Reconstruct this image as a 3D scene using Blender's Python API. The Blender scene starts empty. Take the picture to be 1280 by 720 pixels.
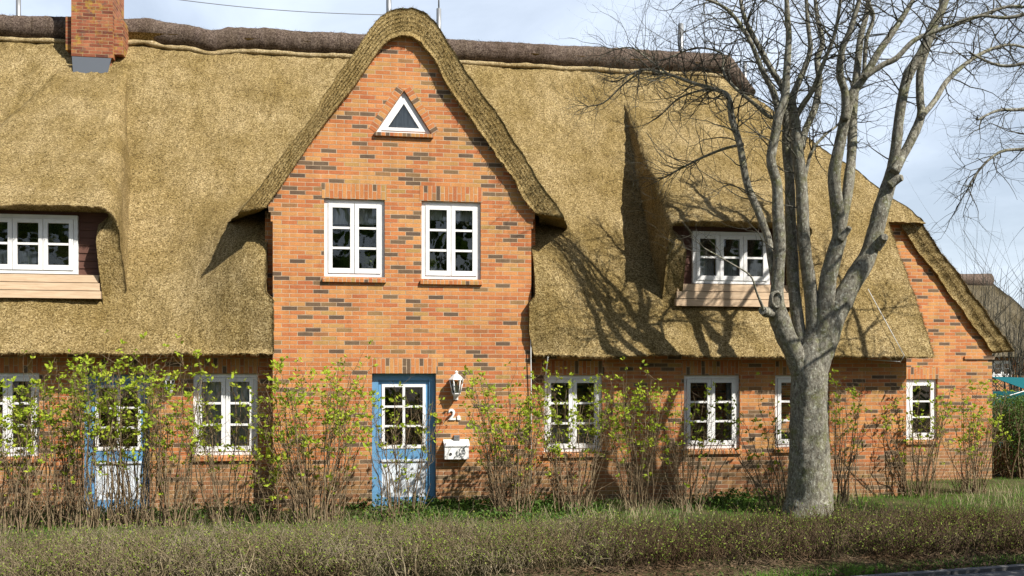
import bpy, math, random
from mathutils import Vector, noise
from mathutils.geometry import tessellate_polygon
R = math.radians
random.seed(7)
SC = bpy.context.scene
C = SC.collection

# ------------------------------------------------------------------ camera, sky, sun, exposure
TH, D, HC, F, HY = R(9.0), 15.0, 2.05, 1200.0, 472.0
cs, sn = math.cos(TH), math.sin(TH)
cam = bpy.data.cameras.new('camera'); co = bpy.data.objects.new('camera', cam); C.objects.link(co)
co.location = (0, -D, HC); co.rotation_euler = (R(90), 0, -TH)
cam.sensor_width = 36; cam.lens = F/1280*36; cam.shift_y = (HY-360)/1280; cam.clip_end = 3000; cam.clip_start = .1
SC.camera = co
SUN_AZ, SUN_EL = 43.5, 43.5
w = bpy.data.worlds.new("World"); SC.world = w; w.use_nodes = True
wn, wl = w.node_tree.nodes, w.node_tree.links
wn.clear()
wo = wn.new('ShaderNodeOutputWorld'); bg = wn.new('ShaderNodeBackground'); sky = wn.new('ShaderNodeTexSky')
sky.sky_type = 'NISHITA'; sky.sun_disc = False; sky.sun_elevation = R(SUN_EL); sky.sun_rotation = R(180-SUN_AZ)
sky.air_density = 1.0; sky.dust_density = 1.5; sky.ozone_density = 1.0
tc = wn.new('ShaderNodeTexCoord'); mp = wn.new('ShaderNodeMapping'); mp.inputs['Scale'].default_value = (1.0, 1.0, 3.2)
n1 = wn.new('ShaderNodeTexNoise'); n1.inputs['Scale'].default_value = 2.3; n1.inputs['Detail'].default_value = 7; n1.inputs['Roughness'].default_value = .55
n1.inputs['Distortion'].default_value = .5
rp = wn.new('ShaderNodeValToRGB'); rp.color_ramp.elements[0].position = .36; rp.color_ramp.elements[1].position = .74
rp.color_ramp.elements[0].color = (.36, .36, .36, 1); rp.color_ramp.elements[1].color = (.92, .92, .92, 1)
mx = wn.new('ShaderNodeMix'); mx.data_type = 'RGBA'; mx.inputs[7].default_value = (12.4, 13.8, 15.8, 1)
wl.new(tc.outputs['Generated'], mp.inputs[0]); wl.new(mp.outputs[0], n1.inputs['Vector']); wl.new(n1.outputs['Fac'], rp.inputs[0])
sp = wn.new('ShaderNodeSeparateXYZ'); wl.new(tc.outputs['Generated'], sp.inputs[0])
mr_ = wn.new('ShaderNodeMapRange'); mr_.interpolation_type = 'SMOOTHSTEP'; mr_.inputs[1].default_value = .30; mr_.inputs[2].default_value = .75; mr_.inputs[3].default_value = 1; mr_.inputs[4].default_value = .08   # thin cloud towards the horizon, cleared overhead to cut ambient sky light
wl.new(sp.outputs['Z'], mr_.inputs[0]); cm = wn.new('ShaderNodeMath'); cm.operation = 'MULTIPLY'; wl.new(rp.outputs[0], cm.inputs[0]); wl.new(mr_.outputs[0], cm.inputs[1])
my_ = wn.new('ShaderNodeMapRange'); my_.interpolation_type = 'SMOOTHSTEP'; my_.inputs[1].default_value = -.35; my_.inputs[2].default_value = .35; my_.inputs[3].default_value = .28; my_.inputs[4].default_value = 1   # cloud thinned behind the camera to deepen the shade on the front
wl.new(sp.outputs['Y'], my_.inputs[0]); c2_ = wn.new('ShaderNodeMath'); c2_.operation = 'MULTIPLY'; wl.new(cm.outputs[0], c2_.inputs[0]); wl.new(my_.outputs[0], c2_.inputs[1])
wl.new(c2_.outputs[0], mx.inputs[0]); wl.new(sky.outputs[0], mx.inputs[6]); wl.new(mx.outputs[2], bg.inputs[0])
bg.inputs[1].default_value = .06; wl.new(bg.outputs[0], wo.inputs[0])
sl = bpy.data.lights.new('sun', 'SUN'); sl.energy = 5.0; sl.angle = R(.55); sl.color = (1, .95, .86)
so = bpy.data.objects.new('sun', sl); C.objects.link(so)
sv = Vector((math.cos(R(SUN_EL))*math.sin(R(SUN_AZ)), -math.cos(R(SUN_EL))*math.cos(R(SUN_AZ)), math.sin(R(SUN_EL))))
so.rotation_euler = sv.to_track_quat('Z', 'Y').to_euler(); so.location = sv*60
vs = SC.view_settings; vs.view_transform = 'Standard'; vs.look = 'None'; vs.exposure = .74; vs.gamma = 1; vs.use_curve_mapping = False

def at(px, py, Y):
    u = (px-640)/F; v = (HY-py)/F; t = (Y+D)/(cs-u*sn)
    return Vector((t*(sn+u*cs), Y, HC+t*v))
def atz(px, py, Z):
    u = (px-640)/F; v = (HY-py)/F; t = (Z-HC)/v
    return Vector((t*(sn+u*cs), t*(cs-u*sn)-D, Z))
def pxm(px, Y):                                            # metres per photo pixel at a plane
    u = (px-640)/F; return (Y+D)/(cs-u*sn)/F

# ------------------------------------------------------------------ mesh helpers
class MB:
    def __init__(s): s.v = []; s.f = []; s.uv = []; s.sm = []
    def add(s, vs, fs, uvf=None, smooth=False):
        b = len(s.v); s.v += [tuple(p) for p in vs]
        for f in fs:
            s.f.append(tuple(b+i for i in f)); s.sm.append(smooth)
            if uvf: s.uv.append([uvf(vs[i]) for i in f])
            else: s.uv.append(None)
    def box(s, x0, x1, y0, y1, z0, z1, soldier=False):
        p = [(x0,y0,z0),(x1,y0,z0),(x1,y1,z0),(x0,y1,z0),(x0,y0,z1),(x1,y0,z1),(x1,y1,z1),(x0,y1,z1)]
        q = lambda a, b: (b, a) if soldier else (a, b)
        for f, u in (((0,1,5,4), lambda v: q(v[0], v[2])), ((2,3,7,6), lambda v: q(v[0], v[2])), ((1,2,6,5), lambda v: q(v[1], v[2])),
                     ((3,0,4,7), lambda v: q(v[1], v[2])), ((4,5,6,7), lambda v: q(v[0], v[1])), ((3,2,1,0), lambda v: q(v[0], v[1]))):
            s.add([p[i] for i in f], [(0,1,2,3)], u)
    def obox(s, a, b, w, h, up=Vector((0,0,1))):            # bar from a to b, w across, h along up
        a = Vector(a); b = Vector(b); d = (b-a).normalized(); x = d.cross(up)
        if x.length < 1e-4: x = d.cross(Vector((0,1,0)))
        x.normalize(); y = x.cross(d)
        p = [q+x*i*w/2+y*j*h/2 for q in (a, b) for i, j in ((-1,-1),(1,-1),(1,1),(-1,1))]
        s.add(p, [(0,1,2,3),(7,6,5,4),(0,4,5,1),(1,5,6,2),(2,6,7,3),(3,7,4,0)])
    def tube(s, pts, rad, n=6, cap=True, jit=0, smooth=True):
        m = len(pts)
        if m < 2: return
        pts = [Vector(p) for p in pts]
        if not hasattr(rad, '__len__'): rad = [rad]*m
        b = len(s.v); x = None
        for i in range(m):
            d = (pts[min(i+1, m-1)]-pts[max(i-1, 0)])
            if d.length < 1e-9: d = Vector((0,0,1))
            d.normalize()
            if x is None:
                x = d.orthogonal().normalized()
            else:
                x = x-d*x.dot(d)
                x = d.orthogonal().normalized() if x.length < 1e-5 else x.normalized()
            y = d.cross(x)
            for k in range(n):
                a = 2*math.pi*k/n; r = rad[i]
                q = pts[i]+(x*math.cos(a)+y*math.sin(a))*r
                if jit:
                    nn = noise.noise(Vector((q.x*6, q.y*6, q.z*.9)))*.75+noise.noise(q*3.1)*.35+noise.noise(q*12)*.3
                    q = pts[i]+(q-pts[i])*(1+jit*nn)
                s.v.append(tuple(q))
        for i in range(m-1):
            for k in range(n):
                s.f.append((b+i*n+k, b+i*n+(k+1)%n, b+(i+1)*n+(k+1)%n, b+(i+1)*n+k)); s.uv.append(None); s.sm.append(smooth)
        if cap:
            s.f.append(tuple(b+k for k in range(n))[::-1]); s.uv.append(None); s.sm.append(False)
            s.f.append(tuple(b+(m-1)*n+k for k in range(n))); s.uv.append(None); s.sm.append(False)
    def lathe(s, prof, c, n=16, rot=0, smooth=True):
        b = len(s.v)
        for r, z in prof:
            for k in range(n):
                a = 2*math.pi*k/n+rot; s.v.append((c[0]+r*math.cos(a), c[1]+r*math.sin(a), c[2]+z))
        for i in range(len(prof)-1):
            for k in range(n):
                s.f.append((b+i*n+k, b+i*n+(k+1)%n, b+(i+1)*n+(k+1)%n, b+(i+1)*n+k)); s.uv.append(None); s.sm.append(smooth)
    def grid_solid(s, top, bot, layers=1, jit=0., keep=None, rnd=random):
        # two equal grids [i][j] of Vectors (None = missing cell corner never used); side walls where the sheet ends
        ni, nj = len(top), len(top[0]); b = len(s.v)
        for g in (top, bot):
            for i in range(ni):
                for j in range(nj): s.v.append(tuple(g[i][j]))
        T = lambda i, j: b+i*nj+j
        B = lambda i, j: b+ni*nj+i*nj+j
        has = lambda i, j: 0 <= i < ni-1 and 0 <= j < nj-1 and (keep is None or keep(i, j))
        mid = {}
        def col(i, j):
            if (i, j) not in mid:
                c = [T(i, j)]
                for l in range(1, layers):
                    p = top[i][j].lerp(bot[i][j], l/layers)
                    p = p+Vector([rnd.uniform(-jit, jit) for _ in range(3)])
                    c.append(len(s.v)); s.v.append(tuple(p))
                c.append(B(i, j)); mid[(i, j)] = c
            return mid[(i, j)]
        def side(a, c):
            A, Cc = col(*a), col(*c)
            for l in range(layers):
                s.f.append((A[l], Cc[l], Cc[l+1], A[l+1])); s.uv.append(None); s.sm.append(jit > 0)
        for i in range(ni-1):
            for j in range(nj-1):
                if not has(i, j): continue
                s.f.append((T(i,j), T(i+1,j), T(i+1,j+1), T(i,j+1))); s.uv.append(None); s.sm.append(True)
                s.f.append((B(i,j), B(i,j+1), B(i+1,j+1), B(i+1,j))); s.uv.append(None); s.sm.append(True)
                if not has(i, j-1): side((i, j), (i+1, j))
                if not has(i, j+1): side((i+1, j+1), (i, j+1))
                if not has(i-1, j): side((i, j+1), (i, j))
                if not has(i+1, j): side((i+1, j), (i+1, j+1))
    def build(s, name, mat, parent=None):
        me = bpy.data.meshes.new(name); me.from_pydata(s.v, [], s.f)
        me.polygons.foreach_set('use_smooth', s.sm)
        if any(u is not None for u in s.uv):
            ul = me.uv_layers.new(name='UVMap'); k = 0; flat = []
            for f, u in zip(s.f, s.uv):
                for c in range(len(f)):
                    flat += list(u[c]) if u is not None else [0, 0]
            ul.data.foreach_set('uv', flat)
        if mat: me.materials.append(mat)
        me.update()
        o = bpy.data.objects.new(name, me); C.objects.link(o)
        if parent: o.parent = parent; o.matrix_parent_inverse = parent_inv(parent)
        return o
def parent_inv(p):
    from mathutils import Matrix
    return Matrix.Translation(p.location).inverted() if p.type == 'EMPTY' else Matrix.Identity(4)
def empty(name, loc, label, cat, group=None):
    o = bpy.data.objects.new(name, None); C.objects.link(o); o.location = loc; o.empty_display_size = .2
    return tag(o, label, cat, group)
def tag(o, label=None, cat=None, group=None, kind=None):
    if label: o['label'] = label
    if cat: o['category'] = cat
    if group: o['group'] = group
    if kind: o['kind'] = kind
    return o
def struct(o): o['kind'] = 'structure'; return o
def polyface(mb, outer, holes, Y, axis='y', flip=False):
    loops = [[Vector((p[0], p[1], 0)) for p in l] for l in [outer]+holes]
    flat = [p for l in loops for p in l]
    tris = tessellate_polygon(loops)
    if axis == 'y': vs_ = [Vector((p.x, Y, p.y)) for p in flat]; uvf = lambda v: (v[0], v[2])
    else: vs_ = [Vector((Y, p.x, p.y)) for p in flat]; uvf = lambda v: (v[1], v[2])
    mb.add(vs_, [tuple(t) for t in tris], uvf)
def reveal(mb, loop, Y, dep):
    n = len(loop)
    for i in range(n):
        a, b = loop[i], loop[(i+1) % n]
        vert = abs(a[0]-b[0]) < abs(a[1]-b[1])
        uvf = (lambda v: (v[1], v[2])) if vert else (lambda v: (v[0], v[1]))
        mb.add([(a[0], Y, a[1]), (b[0], Y, b[1]), (b[0], Y+dep, b[1]), (a[0], Y+dep, a[1])], [(0,1,2,3)], uvf)

# ------------------------------------------------------------------ materials
def mat(name, base=(.5,.5,.5), rough=.7, spec=.3, metal=0):
    m = bpy.data.materials.new(name); m.use_nodes = True
    b = m.node_tree.nodes['Principled BSDF']; b.inputs['Base Color'].default_value = (*base, 1)
    b.inputs['Roughness'].default_value = rough; b.inputs['Specular IOR Level'].default_value = spec; b.inputs['Metallic'].default_value = metal
    return m
def nd(m, t, **kw):
    n = m.node_tree.nodes.new(t)
    for k, v in kw.items():
        if hasattr(n, k): setattr(n, k, v)
        else: n.inputs[k].default_value = v
    return n
def lk(m, a, b): m.node_tree.links.new(a, b)
def ramp(m, stops, src):
    r = nd(m, 'ShaderNodeValToRGB'); e = r.color_ramp.elements
    while len(e) < len(stops): e.new(.5)
    for k, (p, c) in enumerate(stops): e[k].position = p; e[k].color = (*c, 1)
    lk(m, src, r.inputs[0]); return r.outputs[0]
def mixc(m, fac, a, b, mode='MIX'):
    x = nd(m, 'ShaderNodeMix'); x.data_type = 'RGBA'; x.blend_type = mode
    for s, i in ((fac, 0), (a, 6), (b, 7)):
        if hasattr(s, 'is_linked'): lk(m, s, x.inputs[i])
        elif i == 0: x.inputs[0].default_value = s
        else: x.inputs[i].default_value = (*s, 1)
    return x.outputs[2]
def bump(m, h, strength=.5, dist=.02):
    b = nd(m, 'ShaderNodeBump'); b.inputs['Strength'].default_value = strength; b.inputs['Distance'].default_value = dist
    lk(m, h, b.inputs['Height']); lk(m, b.outputs[0], m.node_tree.nodes['Principled BSDF'].inputs['Normal'])
def base(m, c): lk(m, c, m.node_tree.nodes['Principled BSDF'].inputs['Base Color'])
def coords(m, kind='Object', scale=(1,1,1)):
    t = nd(m, 'ShaderNodeTexCoord'); p = nd(m, 'ShaderNodeMapping'); p.inputs['Scale'].default_value = scale
    lk(m, t.outputs[kind], p.inputs[0]); return p.outputs[0]
def noi(m, vec, scale, detail=4, rough=.55):
    n = nd(m, 'ShaderNodeTexNoise'); n.inputs['Scale'].default_value = scale; n.inputs['Detail'].default_value = detail; n.inputs['Roughness'].default_value = rough
    lk(m, vec, n.inputs['Vector']); return n.outputs['Fac']

def thatch_mat(name, stops, blot, bl_amt=.95, scale=62):
    m = mat(name, rough=.95, spec=.08)
    v = coords(m)
    vo = nd(m, 'ShaderNodeTexVoronoi'); vo.inputs['Scale'].default_value = scale; lk(m, v, vo.inputs['Vector'])
    se = nd(m, 'ShaderNodeSeparateColor'); lk(m, vo.outputs['Color'], se.inputs[0])
    n2 = noi(m, v, 95, 3, .7)
    ad = nd(m, 'ShaderNodeMath', operation='MULTIPLY_ADD'); lk(m, se.outputs[0], ad.inputs[0]); ad.inputs[1].default_value = .5
    lk(m, n2, ad.inputs[2])
    s2 = nd(m, 'ShaderNodeMath', operation='MULTIPLY'); lk(m, ad.outputs[0], s2.inputs[0]); s2.inputs[1].default_value = .66
    c = ramp(m, stops, s2.outputs[0])
    n3 = noi(m, v, .9, 6, .62); n4 = noi(m, coords(m, 'Object', (2.6, 1, .55)), 1.6, 5, .65)
    b1 = ramp(m, [(.38, (0,0,0)), (.62, (bl_amt,)*3)], n3)
    c = mixc(m, b1, c, mixc(m, 1.0, c, blot, 'MULTIPLY'))
    b2 = ramp(m, [(.40, (0,0,0)), (.68, (.95,)*3)], n4)
    c = mixc(m, b2, c, mixc(m, 1.0, c, (.74, .72, .64), 'MULTIPLY'))
    n5 = noi(m, coords(m, 'Object', (9, 3, 1.0)), 2.2, 4, .7)
    c = mixc(m, 1.0, c, ramp(m, [(.34, (.84,.83,.80)), (.62, (1.06,1.06,1.06))], n5), 'MULTIPLY')
    base(m, c); bump(m, s2.outputs[0], .9, .035)
    return m
M = {}
M['thatch'] = thatch_mat('thatch', [(.27, (.038,.026,.010)), (.39, (.21,.15,.068)), (.56, (.385,.288,.137)), (.74, (.70,.57,.33))], (.72, .69, .56))
M['thatch_old'] = thatch_mat('thatch_old', [(.27, (.055,.036,.014)), (.39, (.28,.20,.085)), (.56, (.45,.335,.15)), (.76, (.70,.56,.31))], (.74, .68, .55), .6)
M['thatch_grey'] = thatch_mat('thatch_grey', [(.27, (.04,.033,.022)), (.45, (.13,.11,.077)), (.74, (.24,.21,.155))], (.75,.72,.62))
M['straw'] = thatch_mat('straw', [(.24, (.16,.11,.05)), (.48, (.46,.36,.20)), (.76, (.72,.62,.42))], (.85, .8, .7))
M['heather'] = thatch_mat('heather', [(.28, (.05,.036,.03)), (.5, (.15,.113,.093)), (.74, (.28,.225,.185))], (.75, .7, .7), .6, 50)

def brick_mat(name, stops, mortar=(.50,.38,.26), lich=False):
    m = mat(name, rough=.85, spec=.2)
    t = nd(m, 'ShaderNodeTexCoord')
    v0 = t.outputs['UV']
    wob = nd(m, 'ShaderNodeTexNoise'); wob.inputs['Scale'].default_value = 5; lk(m, v0, wob.inputs['Vector'])
    v1 = nd(m, 'ShaderNodeVectorMath', operation='MULTIPLY_ADD'); lk(m, wob.outputs['Color'], v1.inputs[0]); v1.inputs[1].default_value = (.006,.006,0); lk(m, v0, v1.inputs[2])
    b = nd(m, 'ShaderNodeTexBrick'); b.offset = .5
    b.inputs['Color1'].default_value = (0,0,0,1); b.inputs['Color2'].default_value = (1,1,1,1); b.inputs['Mortar'].default_value = (.5,.5,.5,1)
    b.inputs['Scale'].default_value = 1; b.inputs['Mortar Size'].default_value = .0055; b.inputs['Mortar Smooth'].default_value = .25
    b.inputs['Brick Width'].default_value = .235; b.inputs['Row Height'].default_value = .0655
    lk(m, v1.outputs[0], b.inputs['Vector'])
    c = ramp(m, stops, b.outputs['Color'])
    uv3 = coords(m, 'UV', (1,1,1))
    fine = noi(m, uv3, 55, 4, .7); big = noi(m, uv3, 1.3, 5, .6)
    c = mixc(m, 1.0, c, ramp(m, [(.3, (.74,.72,.70)), (.7, (1.12,1.12,1.12))], fine), 'MULTIPLY')
    c = mixc(m, .55, c, mixc(m, 1.0, c, ramp(m, [(.32, (.72,.66,.64)), (.66, (1.1,1.12,1.12))], big), 'MULTIPLY'))
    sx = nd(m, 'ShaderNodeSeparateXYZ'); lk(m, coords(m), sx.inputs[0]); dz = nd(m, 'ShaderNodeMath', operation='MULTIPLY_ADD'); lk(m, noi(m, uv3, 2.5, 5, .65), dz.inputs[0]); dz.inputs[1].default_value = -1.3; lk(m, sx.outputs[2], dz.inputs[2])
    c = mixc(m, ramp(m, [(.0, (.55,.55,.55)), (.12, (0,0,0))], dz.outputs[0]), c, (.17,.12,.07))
    streak = noi(m, coords(m, 'Object', (3, 3, .35)), 2.4, 5, .65)
    c = mixc(m, .6, c, mixc(m, 1.0, c, ramp(m, [(.34, (.78,.74,.72)), (.58, (1.06,1.06,1.06))], streak), 'MULTIPLY'))
    mo = mixc(m, 1.0, mortar, ramp(m, [(.3, (.6,.6,.6)), (.7, (1.1,1.1,1.1))], noi(m, uv3, 9, 4, .6)), 'MULTIPLY')
    c = mixc(m, b.outputs['Fac'], c, mo)
    if lich:
        c = mixc(m, ramp(m, [(.52, (0,0,0)), (.62, (.7,.7,.7))], noi(m, uv3, 3.4, 6, .7)), c, (.36,.25,.035))
        c = mixc(m, ramp(m, [(.54, (0,0,0)), (.66, (.7,.7,.7))], noi(m, coords(m, 'UV', (1.7,2.1,1)), 4.5, 6, .7)), c, (.10,.075,.06))
    base(m, c)
    iv = nd(m, 'ShaderNodeMath', operation='SUBTRACT'); iv.inputs[0].default_value = 1; lk(m, b.outputs['Fac'], iv.inputs[1])
    ad = nd(m, 'ShaderNodeMath', operation='MULTIPLY_ADD'); lk(m, fine, ad.inputs[0]); ad.inputs[1].default_value = .5; lk(m, iv.outputs[0], ad.inputs[2])
    bump(m, ad.outputs[0], .6, .008)
    return m
O1, O2, O3, O4 = (.49,.185,.066), (.56,.245,.088), (.52,.275,.10), (.44,.145,.058)
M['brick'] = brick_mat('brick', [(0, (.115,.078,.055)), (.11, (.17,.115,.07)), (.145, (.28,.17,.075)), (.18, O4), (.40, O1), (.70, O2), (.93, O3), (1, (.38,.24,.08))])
M['brick_chimney'] = brick_mat('brick_chimney', [(0, (.13,.045,.03)), (.4, (.24,.075,.04)), (.8, (.33,.115,.06)), (1, (.38,.16,.08))], (.36,.25,.14), True)

def white_mat(name, c, rough=.4):
    m = mat(name, c, rough, .4)
    v = coords(m); base(m, mixc(m, 1.0, c, ramp(m, [(.3, (.86,.85,.83)), (.65, (1,1,1))], noi(m, v, 7, 5, .65)), 'MULTIPLY')); return m
M['white'] = white_mat('white_paint', (.80,.80,.80))
M['panel_white'] = white_mat('pale_door_paint', (.66,.72,.80))
M['blue'] = white_mat('blue_paint', (.12,.29,.50))
def wood_mat(name, c1, c2, sc=(3,3,40)):
    m = mat(name, c1, .75, .2); v = coords(m, 'Object', sc)
    base(m, ramp(m, [(.3, c1), (.7, c2)], noi(m, v, 1.5, 5, .6))); return m
M['larch'] = wood_mat('larch_boards', (.44,.31,.20), (.58,.44,.30))
M['siding'] = wood_mat('brown_siding', (.075,.036,.027), (.125,.060,.043))
M['lead'] = mat('lead', (.10,.112,.13), .5, .4, .3)
M['metal'] = mat('grey_metal', (.30,.31,.32), .45, .5, .6)
M['dark'] = mat('dark', (.015,.015,.017), .7)
M['black'] = mat('black_paint', (.02,.02,.022), .4)
def glass_mat():
    m = bpy.data.materials.new('glass'); m.use_nodes = True; nt = m.node_tree; nt.nodes.clear()
    o = nt.nodes.new('ShaderNodeOutputMaterial'); g = nt.nodes.new('ShaderNodeBsdfGlossy'); t = nt.nodes.new('ShaderNodeBsdfTransparent')
    x = nt.nodes.new('ShaderNodeMixShader'); f = nt.nodes.new('ShaderNodeFresnel'); f.inputs[0].default_value = 1.95
    g.inputs['Roughness'].default_value = .015; t.inputs[0].default_value = (.88,.90,.90,1)
    no = nt.nodes.new('ShaderNodeTexNoise'); no.inputs['Scale'].default_value = 2.2; b = nt.nodes.new('ShaderNodeBump'); b.inputs['Strength'].default_value = .05; b.inputs['Distance'].default_value = .05
    nt.links.new(no.outputs[0], b.inputs['Height']); nt.links.new(b.outputs[0], g.inputs['Normal'])
    nt.links.new(f.outputs[0], x.inputs[0]); nt.links.new(t.outputs[0], x.inputs[1]); nt.links.new(g.outputs[0], x.inputs[2]); nt.links.new(x.outputs[0], o.inputs[0])
    return m
M['glass'] = glass_mat()
def cloth_mat():
    m = mat('curtain', (.72,.72,.72), .9, .1); v = coords(m, 'Object', (1,1,1))
    base(m, ramp(m, [(.35, (.55,.55,.56)), (.6, (.84,.84,.84))], noi(m, coords(m, 'Object', (22, 1, 3)), 1.3, 3, .6))); return m
M['curtain'] = cloth_mat()

def bark_mat(name, dark=1.0):
    m = mat(name, (.2,.19,.16), .9, .15); v = coords(m, 'Object', (1,1,.5))
    c = ramp(m, [(.34, (.05*dark,.043*dark,.032*dark)), (.47, (.17*dark,.155*dark,.122*dark)), (.64, (.34*dark,.325*dark,.265*dark))], noi(m, v, 26, 8, .78))
    c = mixc(m, ramp(m, [(.50, (0,0,0)), (.64, (.85,.85,.85))], noi(m, coords(m), 6, 7, .78)), c, (.135*dark,.14*dark,.045*dark))
    c = mixc(m, ramp(m, [(.56, (0,0,0)), (.62, (.8,.8,.8))], noi(m, coords(m), 24, 6, .65)), c, (.42*dark,.42*dark,.36*dark))
    base(m, c); bump(m, noi(m, coords(m, 'Object', (1,1,.35)), 26, 6, .75), .9, .03); return m
M['bark'] = bark_mat('bark'); M['twig'] = bark_mat('twig_bark', .36)
def var_mat(name, cols, scale=9, rough=.85, trans=0, big=None):
    m = mat(name, cols[0], rough, .15); n = len(cols)
    c = ramp(m, [(.28+.44*k/(n-1), cols[k]) for k in range(n)], noi(m, coords(m), scale, 3, .7))
    if big:
        c = mixc(m, ramp(m, [(.38, (0,0,0)), (.62, (1,1,1))], noi(m, coords(m), 1.1, 4, .6)), c, mixc(m, 1.0, c, big, 'MULTIPLY'))
    base(m, c)
    if trans:
        nt = m.node_tree; t = nt.nodes.new('ShaderNodeBsdfTranslucent'); x = nt.nodes.new('ShaderNodeMixShader'); x.inputs[0].default_value = trans
        o = nt.nodes['Material Output']; lk(m, c, t.inputs[0]); lk(m, nt.nodes['Principled BSDF'].outputs[0], x.inputs[1]); lk(m, t.outputs[0], x.inputs[2]); lk(m, x.outputs[0], o.inputs[0])
    return m
M['stem'] = var_mat('shrub_stem', [(.075,.05,.03), (.17,.122,.072), (.31,.245,.15)], 9)
M['leaf'] = var_mat('fresh_leaf', [(.18,.27,.02), (.33,.43,.035), (.50,.51,.06)], 8, .6, .4)
M['leaf_dark'] = var_mat('dark_leaf', [(.035,.075,.014), (.07,.13,.024), (.12,.19,.035)], 6, .55, .25)
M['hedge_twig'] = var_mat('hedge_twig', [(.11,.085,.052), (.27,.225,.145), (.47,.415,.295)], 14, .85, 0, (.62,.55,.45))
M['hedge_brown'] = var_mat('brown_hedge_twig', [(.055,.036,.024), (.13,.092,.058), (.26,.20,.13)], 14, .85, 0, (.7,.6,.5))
M['hedge_leaf'] = var_mat('hedge_leaf', [(.12,.17,.025), (.24,.29,.05), (.38,.40,.11)], 9, .7, .3, (.7,.85,.6))
M['grass'] = var_mat('grass_blade', [(.06,.15,.02), (.11,.24,.03), (.20,.30,.05)], 2.2, .6, .3)
M['dry'] = var_mat('dry_grass', [(.28,.23,.13), (.42,.36,.22), (.55,.48,.32)], 4, .8, .2)
def soil():
    m = mat('soil', (.1,.08,.05), .95, .1); v = coords(m)
    c = ramp(m, [(.3, (.035,.045,.014)), (.5, (.075,.075,.030)), (.72, (.13,.10,.058))], noi(m, v, 2.2, 8, .7))
    base(m, mixc(m, 1.0, c, ramp(m, [(.3, (.6,.6,.6)), (.7, (1.3,1.3,1.3))], noi(m, v, 40, 4, .7)), 'MULTIPLY')); bump(m, noi(m, v, 30, 6, .7), .8, .03); return m
M['soil'] = soil()
def paving():
    m = mat('paving', (.2,.2,.2), .9, .2); v = coords(m)
    base(m, ramp(m, [(.3, (.11,.11,.115)), (.7, (.21,.205,.20))], noi(m, v, 14, 8, .75))); bump(m, noi(m, v, 60, 4, .7), .5, .01); return m
M['paving'] = paving()
M['teal'] = mat('teal_canvas', (.006,.085,.10), .8, .1)
M['cable'] = mat('pale_cable', (.62,.62,.60), .6)

# ------------------------------------------------------------------ ground
EDGE = lambda X: -5.90+.14*(X-5.76)
HE = lambda X: -5.48+.03*X                                 # front line of the low hedges
g = MB(); g.add([(-400,-6.8,0)]*0+[(-400, -60, -.02), (400, -60, -.02), (400, 400, -.02), (-400, 400, -.02)], [(0,1,2,3)])
struct(g.build('ground', M['soil']))
g = MB()
nx, ny = 90, 26
vv = []
for j in range(ny+1):
    for i in range(nx+1):
        X = -14+34*i/nx; Y = EDGE(X)+.02+(2.44-EDGE(X))*j/ny
        vv.append((X, Y, -.012+.05*noise.noise(Vector((X*.8, Y*.8, 2)))*(1 if j > 1 else 0)+ (0.03 if j > 1 else 0)))
g.add(vv, [(j*(nx+1)+i, j*(nx+1)+i+1, (j+1)*(nx+1)+i+1, (j+1)*(nx+1)+i) for j in range(ny) for i in range(nx)], smooth=True)
struct(g.build('front_garden', M['soil']))
g = MB(); g.add([(-60, EDGE(-60)-.12, .03), (60, EDGE(60)-.12, .03), (60, EDGE(60)-2.4, .03), (-60, EDGE(-60)-2.4, .03)], [(3,2,1,0)])
struct(g.build('pavement', M['paving']))
g = MB()
for k in range(-40, 40):
    a, b = Vector((k, EDGE(k)-.06, .0)), Vector((k+.985, EDGE(k+.985)-.06, .0)); g.obox(a, b, .10, .13)
struct(g.build('kerb', M['paving']))

# ------------------------------------------------------------------ the thatched house
house = empty('thatched_house', (0, 0, 0), 'long red brick house with a thatched roof, pointed front gable and two window dormers', 'house')
YS, YW = .34, 2.38                                          # side walls, recessed end wall
M50 = 1.19; ZE = 2.40; YE = -.10
Y0 = lambda Z: YE+(Z-ZE)/M50
Zm = lambda Y: ZE+(Y-YE)*M50
RZ = 8.95; RY = Y0(RZ)
XH = lambda Z: 10.82-(Z-5.09)*.78

def rect(px0, px1, py0, py1, Y):
    a = at(px0, (py0+py1)/2, Y); b = at(px1, (py0+py1)/2, Y); xm = (px0+px1)/2
    return (a.x, b.x, at(xm, py1, Y).z, at(xm, py0, Y).z)
GW = [rect(405, 481, 249, 346, 0), rect(527, 601, 252, 349, 0)]
DOOR = rect(465, 545, 467, 638, 0); DOOR = (DOOR[0], DOOR[1], 0.02, DOOR[3])
SWL = [rect(-33, 49, 466, 571, YS), rect(241, 322, 467, 569, YS)]
DOORL = rect(103, 187, 473, 640, YS); DOORL = (DOORL[0], DOORL[1], .02, 2.10)
SWR = [rect(680, 753, 469, 565, YS), rect(855, 925, 469, 561, YS), rect(969, 1037, 469, 559, YS)]
EW = rect(1104, 1172, 474, 550, YW)
TRI = [at(469, 166, 0), at(540, 168, 0), at(505, 113, 0)]; tz = (TRI[0].z+TRI[1].z)/2
TRI = [(TRI[0].x, tz), (TRI[1].x, tz), (TRI[2].x, TRI[2].z)]
rl = lambda r: [(r[0], r[2]), (r[1], r[2]), (r[1], r[3]), (r[0], r[3])]
GX0, GX1 = at(341, 350, 0).x, at(664, 350, 0).x
wall = MB()
i1, i2 = at(336, 252, 0), at(668, 262, 0); ap = at(505, 30, 0)
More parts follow.
